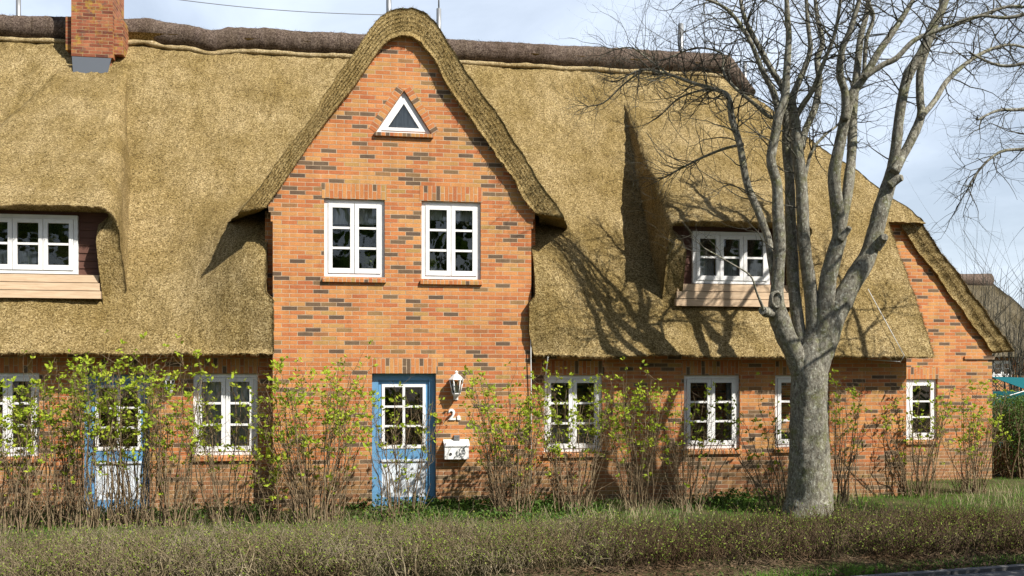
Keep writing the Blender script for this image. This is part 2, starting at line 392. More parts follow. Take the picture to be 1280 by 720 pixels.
go = [(GX0, -.1), (GX1, -.1), (GX1, i2.z-.30), (GX1+.03, i2.z-.30), (GX1+.03, i2.z-.16), (i2.x, i2.z-.16), (i2.x+.02, i2.z-.02), (ap.x+.25, ap.z), (ap.x-.25, ap.z), (i1.x-.02, i1.z-.02), (i1.x, i1.z-.16), (GX0-.03, i1.z-.16), (GX0-.03, i1.z-.30), (GX0, i1.z-.30)]
hl = [rl(r) for r in GW]+[rl(DOOR)]+[TRI]
polyface(wall, go, hl, 0)
for h in hl: reveal(wall, h, 0, .24)
for X in (GX0, GX1): polyface(wall, [(0, -.1), (2.2, -.1), (2.2, 4.6), (0, 4.6)], [], X, 'x')
# recessed brick strips at the shoulders beside the gable wall
wall.box(GX0-.14, GX0-.002, .26, .5, 2.2, i1.z-.1); wall.box(GX1+.002, GX1+.12, .3, .5, 2.2, i2.z-.1)
wall.box(GX0-.10, GX0+.02, -.02, .3, at(340, 378, 0).z, at(340, 374, 0).z)
def sidewall(x0, x1, holes):
    polyface(wall, [(x0, -.1), (x1, -.1), (x1, 2.56), (x0, 2.56)], [rl(h) for h in holes], YS)
    for h in holes: reveal(wall, rl(h), YS, .24)
sidewall(-10.5, GX0, SWL+[DOORL]); CX = at(1133, 470, YS).x; sidewall(GX1, CX, SWR)
polyface(wall, [(YS, -.1), (YW, -.1), (YW, 4.95), (YS, 2.56)], [], CX, 'x')
polyface(wall, [(CX-.6, -.1), (at(1240, 470, YW).x, -.1), (at(1240, 470, YW).x, 2.75), (10.62, 5.05), (CX-.6, 5.05)], [rl(EW)], YW); reveal(wall, rl(EW), YW, .24)
EX1 = at(1240, 470, YW).x
polyface(wall, [(YW, -.1), (8.3, -.1), (8.3, 2.7), (YW, 2.7)], [], EX1, 'x')
polyface(wall, [(-10.5, -.1), (EX1, -.1), (EX1, 2.6), (-10.5, 2.6)], [], 10.0)
polyface(wall, [(YS, -.1), (10.0, -.1), (10.0, 2.6), (RY, RZ-.5), (YS, 2.6)], [], -10.5, 'x')
wall.box(at(1205, 445, YW).x, EX1+.03, YW-.03, YW+.02, at(1220, 449, YW).z, at(1220, 445.5, YW).z)
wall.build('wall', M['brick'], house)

# ---- thatch surfaces
rr = random.Random(3)
def rough_(p, a=.022):
    return a*(noise.noise(p*9.0)*.9+noise.noise(p*23.0)*.7)+.05*noise.noise(p*1.1)+.02*noise.noise(p*3.1)
NRM = Vector((0, -.766, .643))
TX0, TX1 = GX0-.10, GX1+.05
def bulge(X, Z):
    d = 0
    for xe, s in ((TX0, -1), (TX1, 1)):
        q = (X-xe)*s
        if q > -.3: d = max(d, math.exp(-(max(q, 0)/1.0)**2))
    f = max(0, math.sin(math.pi*min(1, max(0, (Z-2.45)/2.75))))
    return .95*d*f
step = .05
xs = []
x = -10.3
while x < 10.83: xs.append(x); x += step
def snap(v):
    k = min(range(len(xs)), key=lambda i: abs(xs[i]-v)); xs[k] = v; return k
kL, kR, kV = snap(TX0), snap(TX1), snap(10.0)
zs = [ZE+i*.0465 for i in range(int((RZ-ZE)/.0465)+1)]
zc = 5.05
kz = min(range(len(zs)), key=lambda i: abs(zs[i]-zc)); kg = min(range(len(zs)), key=lambda i: abs(zs[i]-4.62)); kn = min(range(len(zs)), key=lambda i: abs(zs[i]-3.16))
def mainpt(X, Z, low):
    if low:
        wq = min(1, max(0, (X-7)/3)); X2 = X+wq*(9.60+(Z-ZE)/(zc-ZE)*.45-10.0)
    else:
        X2 = X if X < 4 else 4+(X-4)*(XH(Z)-4)/(10.82-4)
    # thatch pulled round towards the gable wall below the shoulder notch
    if Z < 3.2 and X < 0: X2 += .12*max(0, 1-abs(X-TX0)/.35)*min(1, (3.2-Z)/.08)
    if Z < 3.2 and 0 < X < 4: X2 -= .10*max(0, 1-abs(X-TX1)/.35)*min(1, (3.2-Z)/.08)*(1 if Z > 2.7 else .2+.8*max(0, (Z-2.4)/.3))
    p = Vector((X2, Y0(Z), Z))
    return p+NRM*rough_(p)+Vector((0, -.98, .22))*bulge(X, Z)+Vector((0, 0, .018*noise.noise(Vector((X*14, 3, 1))) if Z < ZE+.02 else 0))
top = [[mainpt(X, Z, i <= kz) for X in xs] for i, Z in enumerate(zs)]
bot = [[p+Vector((0, .42, 0)) for p in r] for r in top]
def keep(i, j):
    if i < kg and kL <= j < kR: return False
    if i < kz and j >= kV: return False
    return True
t = MB(); t.grid_solid(top, bot, 4, .012, keep, rr)
# straws sticking out along the eave
def straws(mb, pts, dirf, n, l0=.02, l1=.07):
    for _ in range(n):
        k = rr.randrange(len(pts)-1); p = pts[k].lerp(pts[k+1], rr.random()); d = dirf(p)+Vector([rr.uniform(-.5, .5) for _ in range(3)])
        d = d.normalized()*rr.uniform(l0, l1); s_ = Vector((rr.uniform(-1,1), rr.uniform(-1,1), rr.uniform(-1,1))).normalized()*.004
        mb.add([p-s_-d*.3, p+s_-d*.3, p+d], [(0,1,2)])
straws(t, top[0][:kL], lambda p: Vector((0, -.5, -.6)), 1500); straws(t, top[0][kR:kV], lambda p: Vector((0, -.5, -.6)), 1500)
straws(t, [top[i][kV] for i in range(kz)], lambda p: Vector((.7, -.3, -.1)), 500)
# right hand slope, with its verge over the recessed end wall
YV = 2.24
zr = [2.55+i*.05 for i in range(int((RZ-2.55)/.05)+1)]
nyy = 40
top2, bot2 = [], []
for Z in zr:
    yf = YV if Z < 5.09 else Y0(Z); yb = 2*RY-Y0(max(Z, 2.4)); row = []
    for j in range(nyy+1):
        q = (j/nyy)**1.6; p = Vector((XH(Z), yf+(yb-yf)*q, Z)); a = rough_(p, .018); row.append(p+Vector((.79, 0, .61))*a+Vector((0, .03*noise.noise(p*7) if j == 0 and Z < 5 else 0, 0)))
    top2.append(row); bot2.append([p+Vector((-.44, .06, 0)) for p in row])
t.grid_solid(top2, bot2, 4, .006, None, rr)
straws(t, [r[0] for r in top2 if r[0].z < 5.1], lambda p: Vector((.2, -.6, -.2)), 700)
straws(t, [r[0]*.5+b[0]*.5 for r, b in zip(top2, bot2) if r[0].z < 5.1], lambda p: Vector((-.1, -.6, -.2)), 900, .03, .08)
# rear slope
rb = [[Vector((-10.3+k*(XH(Z)+10.3)/30, 2*RY-Y0(Z), Z)) for k in range(31)] for Z in zs[::12]+[RZ]]
t.grid_solid(rb, [[p+Vector((0, -.3, 0)) for p in r] for r in rb], 1)
roof = t.build('thatched_roof', M['thatch'], house)

# ---- ridge of heather turf and the pale cut straw under it
rd = MB(); pts, rad = [], []
rx = [-10.3+.06*i for i in range(int(18.4/.06))]
for X in rx:
    dip = math.exp(-((X+3.0)/.30)**2)*.10-math.exp(-((X+4.35)/.35)**2)*.10
    pts.append(Vector((X, RY-.06-dip*.5, RZ+.03-dip+.02*noise.noise(Vector((X*1.3, 0, 5))))))
    rad.append(.25+.015*noise.noise(Vector((X*2.1, 7, 0)))+.012*noise.noise(Vector((X*9, 7, 0))))
e = at(962, 128, Y0(8.2)); last = pts[-1]
for k in range(1, 14): pts.append(last.lerp(Vector((XH(8.2), Y0(8.2), 8.2)), k/13)); rad.append(.235-.009*k)
rd.tube(pts, rad, 18, True, .10)
for _ in range(3500):
    k = rr.randrange(len(pts)-1); a = rr.uniform(.1, 2.9); p = pts[k].lerp(pts[k+1], rr.random()); rdir = Vector((0, -math.cos(a), math.sin(a)))
    p = p+rdir*rad[k]*.97; d = (rdir*.4+Vector((rr.uniform(-1,1), rr.uniform(-.3,.3), rr.uniform(-.3,.3)))).normalized()*rr.uniform(.03, .09)
    s_ = Vector((0, rr.uniform(-1,1), rr.uniform(-1,1))).normalized()*.004; rd.add([p-s_, p+s_, p+d], [(0,1,2)])
rd.build('ridge_capping', M['heather'], roof)
rs = MB(); p2 = [Vector((p.x, p.y-.205, p.z-.295+.03*noise.noise(Vector((p.x*1.7, 1, 1))))) for p in pts[:len(rx)]]
rs.tube(p2, [.052+.022*noise.noise(Vector((p.x*5, 2, 2))) for p in p2], 8, True, .15); rs.build('cut_straw_edge', M['straw'], roof)

# ---- front gable roof
def arc(pts_, n):                                           # resample a polyline evenly
    L = [0]
    for a, b in zip(pts_, pts_[1:]): L.append(L[-1]+(b-a).length)
    out = []
    for k in range(n):
        s_ = L[-1]*k/(n-1); i = max(j for j in range(len(L)-1) if L[j] <= s_+1e-9); out.append(pts_[i].lerp(pts_[i+1], (s_-L[i])/(L[i+1]-L[i])))
    return out
OUT = [at(*p, -.14) for p in ((299,266),(330,226),(370,170),(410,113),(440,69),(462,37),(476,20),(488,12.5),(502,9),(518,10),(532,16),(545,29),(560,50),(585,90),(620,143),(660,203),(692,250),(706,273))]
INN = [at(*p, -.115) for p in ((334,258),(362,216),(392,173),(420,135),(445,104),(466,74),(478,57),(488,48),(502,43.5),(514,45),(526,53),(538,70),(552,93),(575,128),(605,172),(635,216),(655,246),(669,266))]
nP = 130; OUT = arc(OUT, nP); INN = arc(INN, nP)
gm = MB(); topg, botg = [], []
NY = 44
for j in range(NY):
    Yj = 5.0*(j/(NY-1))**1.7
    rt, rbt = [], []
    for k in range(nP):
        o_, i_ = OUT[k], INN[k]; wq = max(0, 1-(o_.z-4.45)/1.6); sg = -1 if k < nP/2 else 1
        sh = Vector((sg*.27*min(Yj, 2.0)*wq, Yj, .06*Yj*wq))
        p = o_+sh; n_ = Vector((sg*.81, 0, .58)) if abs(k-nP/2) > 12 else Vector((0, 0, 1))
        rt.append(p+n_*rough_(p, .018)); q = i_+sh; rbt.append(q+Vector((rough_(q, .012), 0, rough_(q, .012))))
    topg.append(rt); botg.append(rbt)
gm.grid_solid(topg, botg, 5, .004, None, rr)
straws(gm, topg[0], lambda p: Vector((0, -.6, .1)), 900); straws(gm, botg[0], lambda p: Vector((0, -.5, -.3)), 900)
straws(gm, [a.lerp(b, .5) for a, b in zip(topg[0], botg[0])], lambda p: Vector((0, -.6, -.3)), 2500, .02, .05)
for q_ in (.2, .35, .65, .8): straws(gm, [a.lerp(b, q_) for a, b in zip(topg[0], botg[0])], lambda p: Vector((0, -.6, -.3)), 2200, .015, .04)
gm.build('gable_roof', M['thatch_old'], house)

# ---- window helper
def window(r, Y, ns, rows, rec=.05, sill=True, parent=house, lintel=True, lowrail=False, curtain=None, silltype='brick'):
    x0, x1, z0, z1 = r; f = MB(); fw = .060; yf = Y+rec
    f.box(x0+.002, x0+fw, yf, yf+.08, z0+.002, z1-.002); f.box(x1-fw, x1-.002, yf, yf+.08, z0+.002, z1-.002)
    f.box(x0+fw, x1-fw, yf+.001, yf+.079, z1-fw, z1-.002); f.box(x0+fw, x1-fw, yf+.001, yf+.079, z0+.002, z0+fw*.9)
    sw = (x1-x0-2*fw)/ns
    win = f.build('window', M['white'], parent)
    gl = MB()
    for k in range(ns):
        s_ = MB(); a, b = x0+fw+k*sw+.004, x0+fw+(k+1)*sw-.004; c, d = z0+fw*.9+.004, z1-fw-.004; st = .062; ys = yf-.012
        s_.box(a, a+st, ys, ys+.06, c, d); s_.box(b-st, b, ys, ys+.06, c, d); s_.box(a+st, b-st, ys+.001, ys+.059, d-st, d); s_.box(a+st, b-st, ys+.001, ys+.059, c, c+st*1.25)
        ia, ib, ic, id_ = a+st, b-st, c+st*1.25, d-st
        for q in range(1, rows):
            z = ic+(id_-ic)*q/rows; s_.box(ia, ib, ys+.008, ys+.05, z-.017, z+.017)
        s_.build('casement', M['white'], win)
        gl.add([(ia, ys+.03, ic), (ib, ys+.03, ic), (ib, ys+.03, id_), (ia, ys+.03, id_)], [(0,1,2,3)])
    gl.build('pane', M['glass'], win)
    if sill:
        s_ = MB(); yy = Y-.045
        s_.add([(x0-.02, yy, z0-.085), (x1+.02, yy, z0-.085), (x1+.02, yy, z0-.03), (x0-.02, yy, z0-.03), (x0-.02, yf, z0+.001), (x1+.02, yf, z0+.001), (x1+.02, yf, z0-.085), (x0-.02, yf, z0-.085)],
               [(0,1,2,3), (3,2,5,4), (0,7,6,1), (0,3,4,7), (1,6,5,2)], lambda v: (v[2]+v[1], v[0])); s_.build('sill', M['brick'], win)
    if lintel:
        l = MB(); l.box(x0-.03, x1+.03, Y-.003, Y+.04, z1+.003, z1+.235, True); l.build('lintel', M['brick'], win)
    if curtain:
        for (ca, cb, cz0, cz1, folds) in curtain:
            c_ = MB(); n = 60; xa, xb = x0+(x1-x0)*ca, x0+(x1-x0)*cb; za, zb = z0+(z1-z0)*cz0, z0+(z1-z0)*cz1
            ps = [(xa+(xb-xa)*k/n, yf+.16+.022*math.sin(k*folds)+.01*math.sin(k*1.7)) for k in range(n+1)]
            c_.add([(p[0], p[1], za) for p in ps]+[(p[0], p[1], zb) for p in ps], [(k, k+1, n+2+k, n+1+k) for k in range(n)], smooth=True); c_.build('curtain', M['curtain'], win)
    return win
window(GW[0], 0, 2, 3, curtain=[(.02, .98, .70, .97, .3)]); window(GW[1], 0, 2, 3, curtain=[(.02, .98, .78, .97, .3)])
window(SWL[0], YS, 2, 3, curtain=[(.02, .22, .03, .97, 1.1)]); window(SWL[1], YS, 2, 3, curtain=[(.02, .48, .03, .97, .9), (.52, .98, .03, .97, .9)])
window(SWR[0], YS, 2, 3, curtain=[(.02, .98, .03, .42, .9)]); window(SWR[1], YS, 2, 3, curtain=[(.03, .16, .03, .97, .9), (.84, .97, .03, .97, .9)])
window(SWR[2], YS, 2, 3, curtain=[(.03, .5, .03, .2, .9)]); window(EW, YW, 2, 3, curtain=[(.05, .95, .03, .14, .6)])
# triangular gable window
tw = MB(); tg = MB(); cx = sum(p[0] for p in TRI)/3; cz = sum(p[1] for p in TRI)/3
def sc(f_): return [(cx+(p[0]-cx)*f_, cz+(p[1]-cz)*f_) for p in TRI]
for fo, fi, ya, yb in ((.99, .78, .05, .13), (.775, .56, .038, .12)):
    A, B_ = sc(fo), sc(fi)
    for k in range(3):
        a, b, c, d = A[k], A[(k+1) % 3], B_[(k+1) % 3], B_[k]
        tw.add([(a[0], ya, a[1]), (b[0], ya, b[1]), (c[0], ya, c[1]), (d[0], ya, d[1]), (c[0], yb, c[1]), (d[0], yb, d[1]), (a[0], yb, a[1]), (b[0], yb, b[1])], [(0,1,2,3), (3,2,4,5), (1,0,6,7)])
two = tw.build('triangular_window', M['white'], house)
A = sc(.57); tg.add([(p[0], .07, p[1]) for p in A], [(0,1,2)]); tg.build('pane', M['glass'], two)
ts = MB(); ts.box(TRI[0][0]-.01, TRI[1][0]+.02, -.05, .06, tz-.055, tz-.002, True); ts.build('sill', M['brick'], two)
tl = MB()
for a, b in ((TRI[0], TRI[2]), (TRI[2], TRI[1])):
    a = Vector((a[0], a[1])); b = Vector((b[0], b[1])); d = (b-a).normalized(); n_ = Vector((-d.y, d.x)); ln = (b-a).length
    v_ = [a+n_*.004, b+n_*.004+(d*.0), b+n_*.125, a+n_*.125]
    tl.add([(p.x, -.003, p.y) for p in v_], [(0,1,2,3)], None); tl.uv[-1] = [(0, 0), (0, ln), (.12, ln), (.12, 0)]
tl.build('lintel', M['brick'], two)
td = MB(); td.add([(p[0], .14, p[1]) for p in sc(.75)], [(0,1,2)]); td.build('curtain', M['curtain'], two)

# ---- doors
def door(r, Y, tops):
    x0, x1, z0, z1 = r; f = MB(); yf = Y+.10; fw = .10
    f.box(x0+.002, x0+fw, yf, yf+.1, z0, z1-.002); f.box(x1-fw, x1-.002, yf, yf+.1, z0, z1-.002); f.box(x0+fw, x1-fw, yf+.001, yf+.099, z1-.11, z1-.002); 
    dr = f.build('door', M['blue'], house)
    a, b, c, d = x0+fw+.004, x1-fw-.004, z0+.02, z1-.115; ys = yf+.03; gz0, gz1 = z0+(z1-z0)*.44, d-.05; pz0, pz1 = c+.14, z0+(z1-z0)*.345
    l = MB(); l.box(a, a+.05, ys, ys+.045, c, d); l.box(b-.05, b, ys, ys+.045, c, d); l.box(a+.05, b-.05, ys+.001, ys+.044, gz1, d); l.box(a+.05, b-.05, ys+.001, ys+.044, pz1, gz0); l.box(a+.05, b-.05, ys+.001, ys+.044, c, pz0)
    l.build('leaf', M['blue'], dr)
    p = MB(); p.box(a+.05, b-.05, ys+.006, ys+.03, pz0, pz1); p.box(a+.04, b-.04, ys-.02, ys+.003, pz1-.005, pz1+.03); p.build('lower_panel', M['panel_white'], dr)
    q = MB(); ga, gb = a+.05, b-.05; m_ = .045; yb = ys-.012
    q.box(ga, ga+m_, yb, yb+.04, gz0, gz1); q.box(gb-m_, gb, yb, yb+.04, gz0, gz1); q.box(ga+m_, gb-m_, yb+.001, yb+.039, gz1-m_, gz1); q.box(ga+m_, gb-m_, yb+.001, yb+.039, gz0, gz0+m_*1.2)
    xm = (ga+gb)/2; q.box(xm-.02, xm+.02, yb+.003, yb+.037, gz0+m_*1.2, gz1-m_)
    for k in (1, 2):
        z = gz0+m_+(gz1-gz0-2*m_)*k/3; q.box(ga+m_, xm-.02, yb+.004, yb+.036, z-.016, z+.016); q.box(xm+.02, gb-m_, yb+.004, yb+.036, z-.016, z+.016)
    q.build('glazing_bars', M['white'], dr)
    gl = MB(); gl.add([(ga+m_, yb+.02, gz0+m_), (gb-m_, yb+.02, gz0+m_), (gb-m_, yb+.02, gz1-m_), (ga+m_, yb+.02, gz1-m_)], [(0,1,2,3)]); gl.build('pane', M['glass'], dr)
    h = MB(); hx = a+.028; h.tube([(hx, ys-.005, z0+1.02), (hx, ys-.05, z0+1.02), (hx+.1, ys-.05, z0+1.02)], .009, 8); h.box(hx-.018, hx+.018, ys-.008, ys, z0+.94, z0+1.08); h.build('handle', M['metal'], dr)
    s_ = MB(); s_.box(x0-.02, x1+.02, Y-.22, Y+.2, -.05, z0+.015); s_.build('doorstep', M['paving'], dr)
    ll = MB(); ll.box(x0-.03, x1+.03, Y-.003, Y+.04, z1+.003, z1+.235, True); ll.build('lintel', M['brick'], dr)
    return dr
door(DOOR, 0, 0); door(DOORL, YS, 0)

# ---- dormers
def dormer(xl0, xr0, xl1, xr1, zl, yb, fx0, fx1, wr, chk, rad=.30):
    # outer edges at the lip (xl0,xr0) and where they die into the slope (xl1,xr1); face fx0..fx1
    yl = .25; zb = Zm(yb); md = (zb-zl)/(yb-yl); m = MB()
    NQ, NT = 90, 70
    topd, botd = [], []
    for i in range(NT+1):
        q = i/NT; Y = yl+(yb-yl)*q
        xl, xr = xl0+(xl1-xl0)*q, xr0+(xr1-xr0)*q; zt = zl+md*(Y-yl); rt, rbt = [], []
        prof = []
        for side, xe in ((-1, xl), (1, xr)):
            zmn = Zm(Y)-.12; h = max(zt-zmn, .02); r_ = min(rad, h*.5); s = []
            nb = 18
            for k in range(nb):                            # side wall of thatch, flaring towards its foot
                z = zmn+(h-r_)*k/nb; fl = (1-(k/nb))**2; s.append((xe+side*(.10+.16*fl)*(rad/.30)**1.3*min(1, h), z))
            for k in range(13):                            # rounded shoulder
                a = math.pi/2*k/12; s.append((xe+side*(.10*(rad/.30)**1.3*min(1, h))-side*r_*(1-math.cos(a)), zt-r_+r_*math.sin(a)))
            prof.append(s)
        L, Rr = prof[0], prof[1][::-1]
        mid = [(L[-1][0]+(Rr[0][0]-L[-1][0])*k/40, zt) for k in range(1, 40)]
        P = L+mid+Rr
        xc = (xl+xr)/2; th = .30
        for k, (X, Z) in enumerate(P):
            # the front cut leans back down the sides, so the lip juts out over the face
            dy = 0
            dn = max(0., zt-Z)
            if i == 0: dy = .30*min(1, dn/1.2)
            else: dy = .30*min(1, dn/1.2)*(1-q)
            p = Vector((X, Y+dy, Z)); a = rough_(p, .022)
            side = max(-1, min(1, (X-xc)/((xr-xl)/2))); nn = Vector((side**5*.9, -.4, .7)).normalized()
            tq = max(0, 1-dn/.45); rt.append(p+nn*a+Vector((0, .16*(1-tq)*(1-q), 0)))
            g_ = 1-th/((xr-xl)/2); tn = max(0, 1-dn/.45)
            inx = xc+(X-xc)*(g_+(1-g_)*tn**2); rbt.append(Vector((inx, Y+dy+.02+.38*tn, Z-.02)))
        topd.append(rt); botd.append(rbt)
    m.grid_solid(topd, botd, 6, .014, None, rr)
    nn = len(topd[0]); straws(m, topd[0][18:nn-18], lambda p: Vector((0, -.6, -.5)), 700)
    dm = m.build('dormer', M['thatch'], house)
    Yf = .66; s_ = MB(); zf0, zf1 = 3.26, zl+.12
    # brown lapped siding either side of and above the window
    x0, x1, z0, z1 = wr
    k = 0; z = z0-.02
    while z < zf1:
        for a, b in ((fx0-.15, x0-.003), (x1+.003, fx1+.15)):
            s_.add([(a, Yf-.012, z), (b, Yf-.012, z), (b, Yf+.004, z+.12), (a, Yf+.004, z+.12), (a, Yf+.03, z), (b, Yf+.03, z)], [(0,1,2,3), (4,5,1,0)])
        z += .118
    s_.box(x0, x1, Yf-.004, Yf+.03, z1+.003, zf1+.1); s_.build('siding', M['siding'], dm)
    b_ = MB(); hh = (z0-zf0)/3
    for k in range(3):
        zz = z0-.012-k*hh; y_ = Yf-.075-.03*k; b_.add([(fx0-.02*k, y_-.012, zz-hh+.012), (fx1+.02*k, y_-.012, zz-hh+.012), (fx1+.02*k, y_, zz), (fx0-.02*k, y_, zz), (fx0-.02*k, Yf+.02, zz), (fx1+.02*k, Yf+.02, zz), (fx0-.02*k, Yf+.02, zz-hh+.012), (fx1+.02*k, Yf+.02, zz-hh+.012)],
                                                   [(0,1,2,3), (3,2,5,4), (0,3,4,6), (1,7,5,2), (0,6,7,1)])
    b_.build('board_apron', M['larch'], dm)
    window(wr, Yf-.055, 3, 2, .0, False, house, False, curtain=chk)
    return dm
WL = rect(-28, 97.5, 268, 342, .62); WR = rect(865.5, 962, 290, 355, .62)
dormer(-6.5, -3.74, -5.7, -4.5, 4.62, 4.70, -6.13, at(125, 320, .66).x, WL, [(.1, .55, .03, .4, .8)])
dormer(5.12, 7.55, 5.45, 7.2, 4.64, 4.50, at(845, 330, .66).x, at(984, 330, .66).x, WR, [(.03, .32, .03, .5, 1.3), (.36, .64, .03, .5, 1.3), (.69, .97, .03, .5, 1.3)], .14)

# ---- chimney
YC = 4.62; a, b = at(89, 70, YC), at(141, 70, YC); zb = at(115, 71, YC).z
ch = MB(); ch.box(a.x, b.x, YC, YC+.9, zb, 11.0); z1, z2 = at(80, 18, YC).z, at(150, 22, YC).z
ch.box(a.x-.13, a.x-.002, YC+.10, YC+.8, zb+.14, z1); ch.box(b.x+.002, b.x+.17, YC+.10, YC+.8, zb+.10, z2)
ch.box(a.x+.05, b.x-.05, YC+.1, YC+.85, zb-.9, zb-.002)
cho = ch.build('chimney', M['brick_chimney'], house)
fl = MB(); fl.add([(a.x+.02, YC-.03, zb-.02), (b.x-.02, YC-.03, zb-.02), (b.x-.07, YC-.13, Zm(YC-.13)+.02), (a.x+.07, YC-.13, Zm(YC-.13)+.02)], [(0,1,2,3)])
fl.build('flashing', M['lead'], cho)
# ---- masts behind the ridge, conductor cables, bracket
for px, py0, py1, Y, r_ in ((23, -6, 30, 6.2, .05), (486, -8, 12, 7.2, .06), (548.5, 11, 40, 7.2, .055), (851, 30, 78, 7.0, .07), (931, 78, 110, 7.0, .05)):
    k = MB(); p = at(px, py0, Y); q = at(px, py1+25, Y); k.tube([q, p], r_, 8)
    if px == 548.5: k.tube([p, p+Vector((0, 0, .6))], .018, 6)
    k.build('vent_pipe', M['metal'], house)
for pts_ in ([at(663.5, 385, -.06), at(663.5, 440, -.06), at(664, 500, -.04), at(664, 600, -.02)], [at(685, 446, -.1), at(682, 470, .2), at(681, 560, .40)]):
    k = MB(); k.tube(pts_, .009, 6); k.build('conductor_cable', M['cable'], house)
k = MB(); p0 = at(1079, 366, 1.1)
pl = [Vector((p.x, Y0(p.z)-.06, p.z)) for p in [p0]]
A_ = Vector((at(1079, 366, 1.0).x, Y0(3.62)-.09, 3.62)); B_ = Vector((at(1126, 450, -.1).x, -.20, 2.42)); k.tube([A_, A_.lerp(B_, .5), B_, B_+Vector((.02, .15, -.12))], .007, 6)
k.tube([B_+Vector((.02, .15, -.1)), B_+Vector((-.38, .5, -.06))], .009, 6); k.build('aerial_cable', M['cable'], house)

# ------------------------------------------------------------------ things on the wall
def lantern(px, py_top, py_bot, Y, label):
    c = at(px, (py_top+py_bot)/2, Y); top_, bot_ = at(px, py_top, Y).z, at(px, py_bot, Y).z; H = top_-bot_; s = H/.46
    r = empty('wall_lantern', (c.x, Y, bot_), label, 'lamp', 'white lanterns on the front wall')
    cc = (c.x, Y-.125*s, bot_)
    m = MB(); m.lathe([(0, .305*s), (.118*s, .305*s), (.122*s, .315*s), (.06*s, .38*s), (.022*s, .405*s), (.02*s, .42*s), (.028*s, .435*s), (.012*s, .45*s), (0, .46*s)], cc, 6, 0, False); m.build('cap', M['white'], r)
    m = MB()
    for k in range(6):
        a = math.pi/3*k; m.tube([(cc[0]+.062*s*math.cos(a), cc[1]+.062*s*math.sin(a), cc[2]+.095*s), (cc[0]+.105*s*math.cos(a), cc[1]+.105*s*math.sin(a), cc[2]+.305*s)], .009*s, 5)
    m.lathe([(0, .015*s), (.02*s, .03*s), (.045*s, .06*s), (.07*s, .085*s), (.07*s, .10*s), (0, .10*s)], cc, 6, 0, False); m.build('cage', M['white'], r)
    m = MB(); m.lathe([(.055*s, .10*s), (.096*s, .304*s)], cc, 6, 0, False); m.build('pane', M['glass'], r)
    m = MB(); m.lathe([(0, .10*s), (.02*s, .10*s), (.02*s, .15*s), (.028*s, .2*s), (.02*s, .24*s), (0, .25*s)], cc, 10); m.build('bulb', M['white'], r)
    m = MB(); m.tube([(c.x, Y-.003, bot_+.04*s), (c.x, Y-.08*s, bot_+.005*s), (cc[0], cc[1], bot_+.02*s)], .013*s, 6); m.lathe([(.05*s, 0), (.0, .0)], (c.x, Y-.01, bot_+.05*s), 8); m.box(c.x-.035*s, c.x+.035*s, Y-.02, Y-.002, bot_-.01*s, bot_+.10*s); m.build('bracket', M['white'], r)
lantern(569.5, 463, 499, 0, 'white carriage lantern on the sunlit gable wall beside the blue front door')
lantern(213, 466, 494, YS, 'white carriage lantern under the eave between the left door and a window')
def text(s, name, size, loc, m, parent=None, ext=.008):
    cu = bpy.data.curves.new(name, 'FONT'); cu.body = s; cu.size = size; cu.extrude = ext; cu.offset = .006
    o = bpy.data.objects.new(name+'_tmp', cu); me = bpy.data.meshes.new_from_object(o); bpy.data.objects.remove(o)
    me.materials.append(m); o = bpy.data.objects.new(name, me); C.objects.link(o); o.location = loc; o.rotation_euler = (R(90), 0, 0); return o
hn = empty('house_number', at(560, 525, -.012), 'white raised house number on the brick beside the front door, above the mailbox', 'house number')
for s, px, size in (('2', 560.5, .235), ('a', 571.5, .13)):
    o = text(s, 'digit' if s == '2' else 'letter', size, (0,0,0), M['white']); p = at(px, 524.5, -.016); o.parent = hn; o.location = p-hn.location
mbx = rect(556, 586, 552, 574, -.13); mr = empty('mailbox', ((mbx[0]+mbx[1])/2, -.07, mbx[2]), 'white wall mailbox with dark oval emblem beside the front door', 'mailbox')
m = MB(); x0, x1, z0, z1 = mbx; m.box(x0, x1, -.13, -.004, z0, z1-.06); m.build('box', M['white'], mr)
m = MB(); m.add([(x0-.012, -.145, z1-.075), (x1+.012, -.145, z1-.075), (x1+.012, -.003, z1+.01), (x0-.012, -.003, z1+.01), (x0-.012, -.145, z1-.058), (x1+.012, -.145, z1-.058), (x1+.012, -.003, z1+.026), (x0-.012, -.003, z1+.026)], [(3,2,1,0), (4,5,6,7), (0,1,5,4), (1,2,6,5), (3,0,4,7)]); m.build('lid', M['white'], mr)
m = MB(); m.lathe([(0, 0), (.022, 0), (.022, .003)], (0,0,0), 14); m.v = [(x0+.09+v[0], -.134-v[2], z0+.08+v[1]) for v in m.v]; m.build('lock', M['black'], mr)
m = MB(); m.tube([(x0+.27+.045*math.cos(t_*.35), -.134, z0+.11+.07*math.sin(t_*.35)) for t_ in range(19)], .005, 5); m.tube([(x0+.245, -.134, z0+.07), (x0+.27, -.134, z0+.15), (x0+.295, -.134, z0+.08)], .005, 5); m.build('emblem', M['metal'], mr)
m = MB(); q = at(571, 552, -.03); 
for k in range(3): m.box(q.x-.045, q.x+.045, -.05, -.003, q.z+.012+k*.032, q.z+.036+k*.032)
m.build('name_plate', M['metal'], mr)

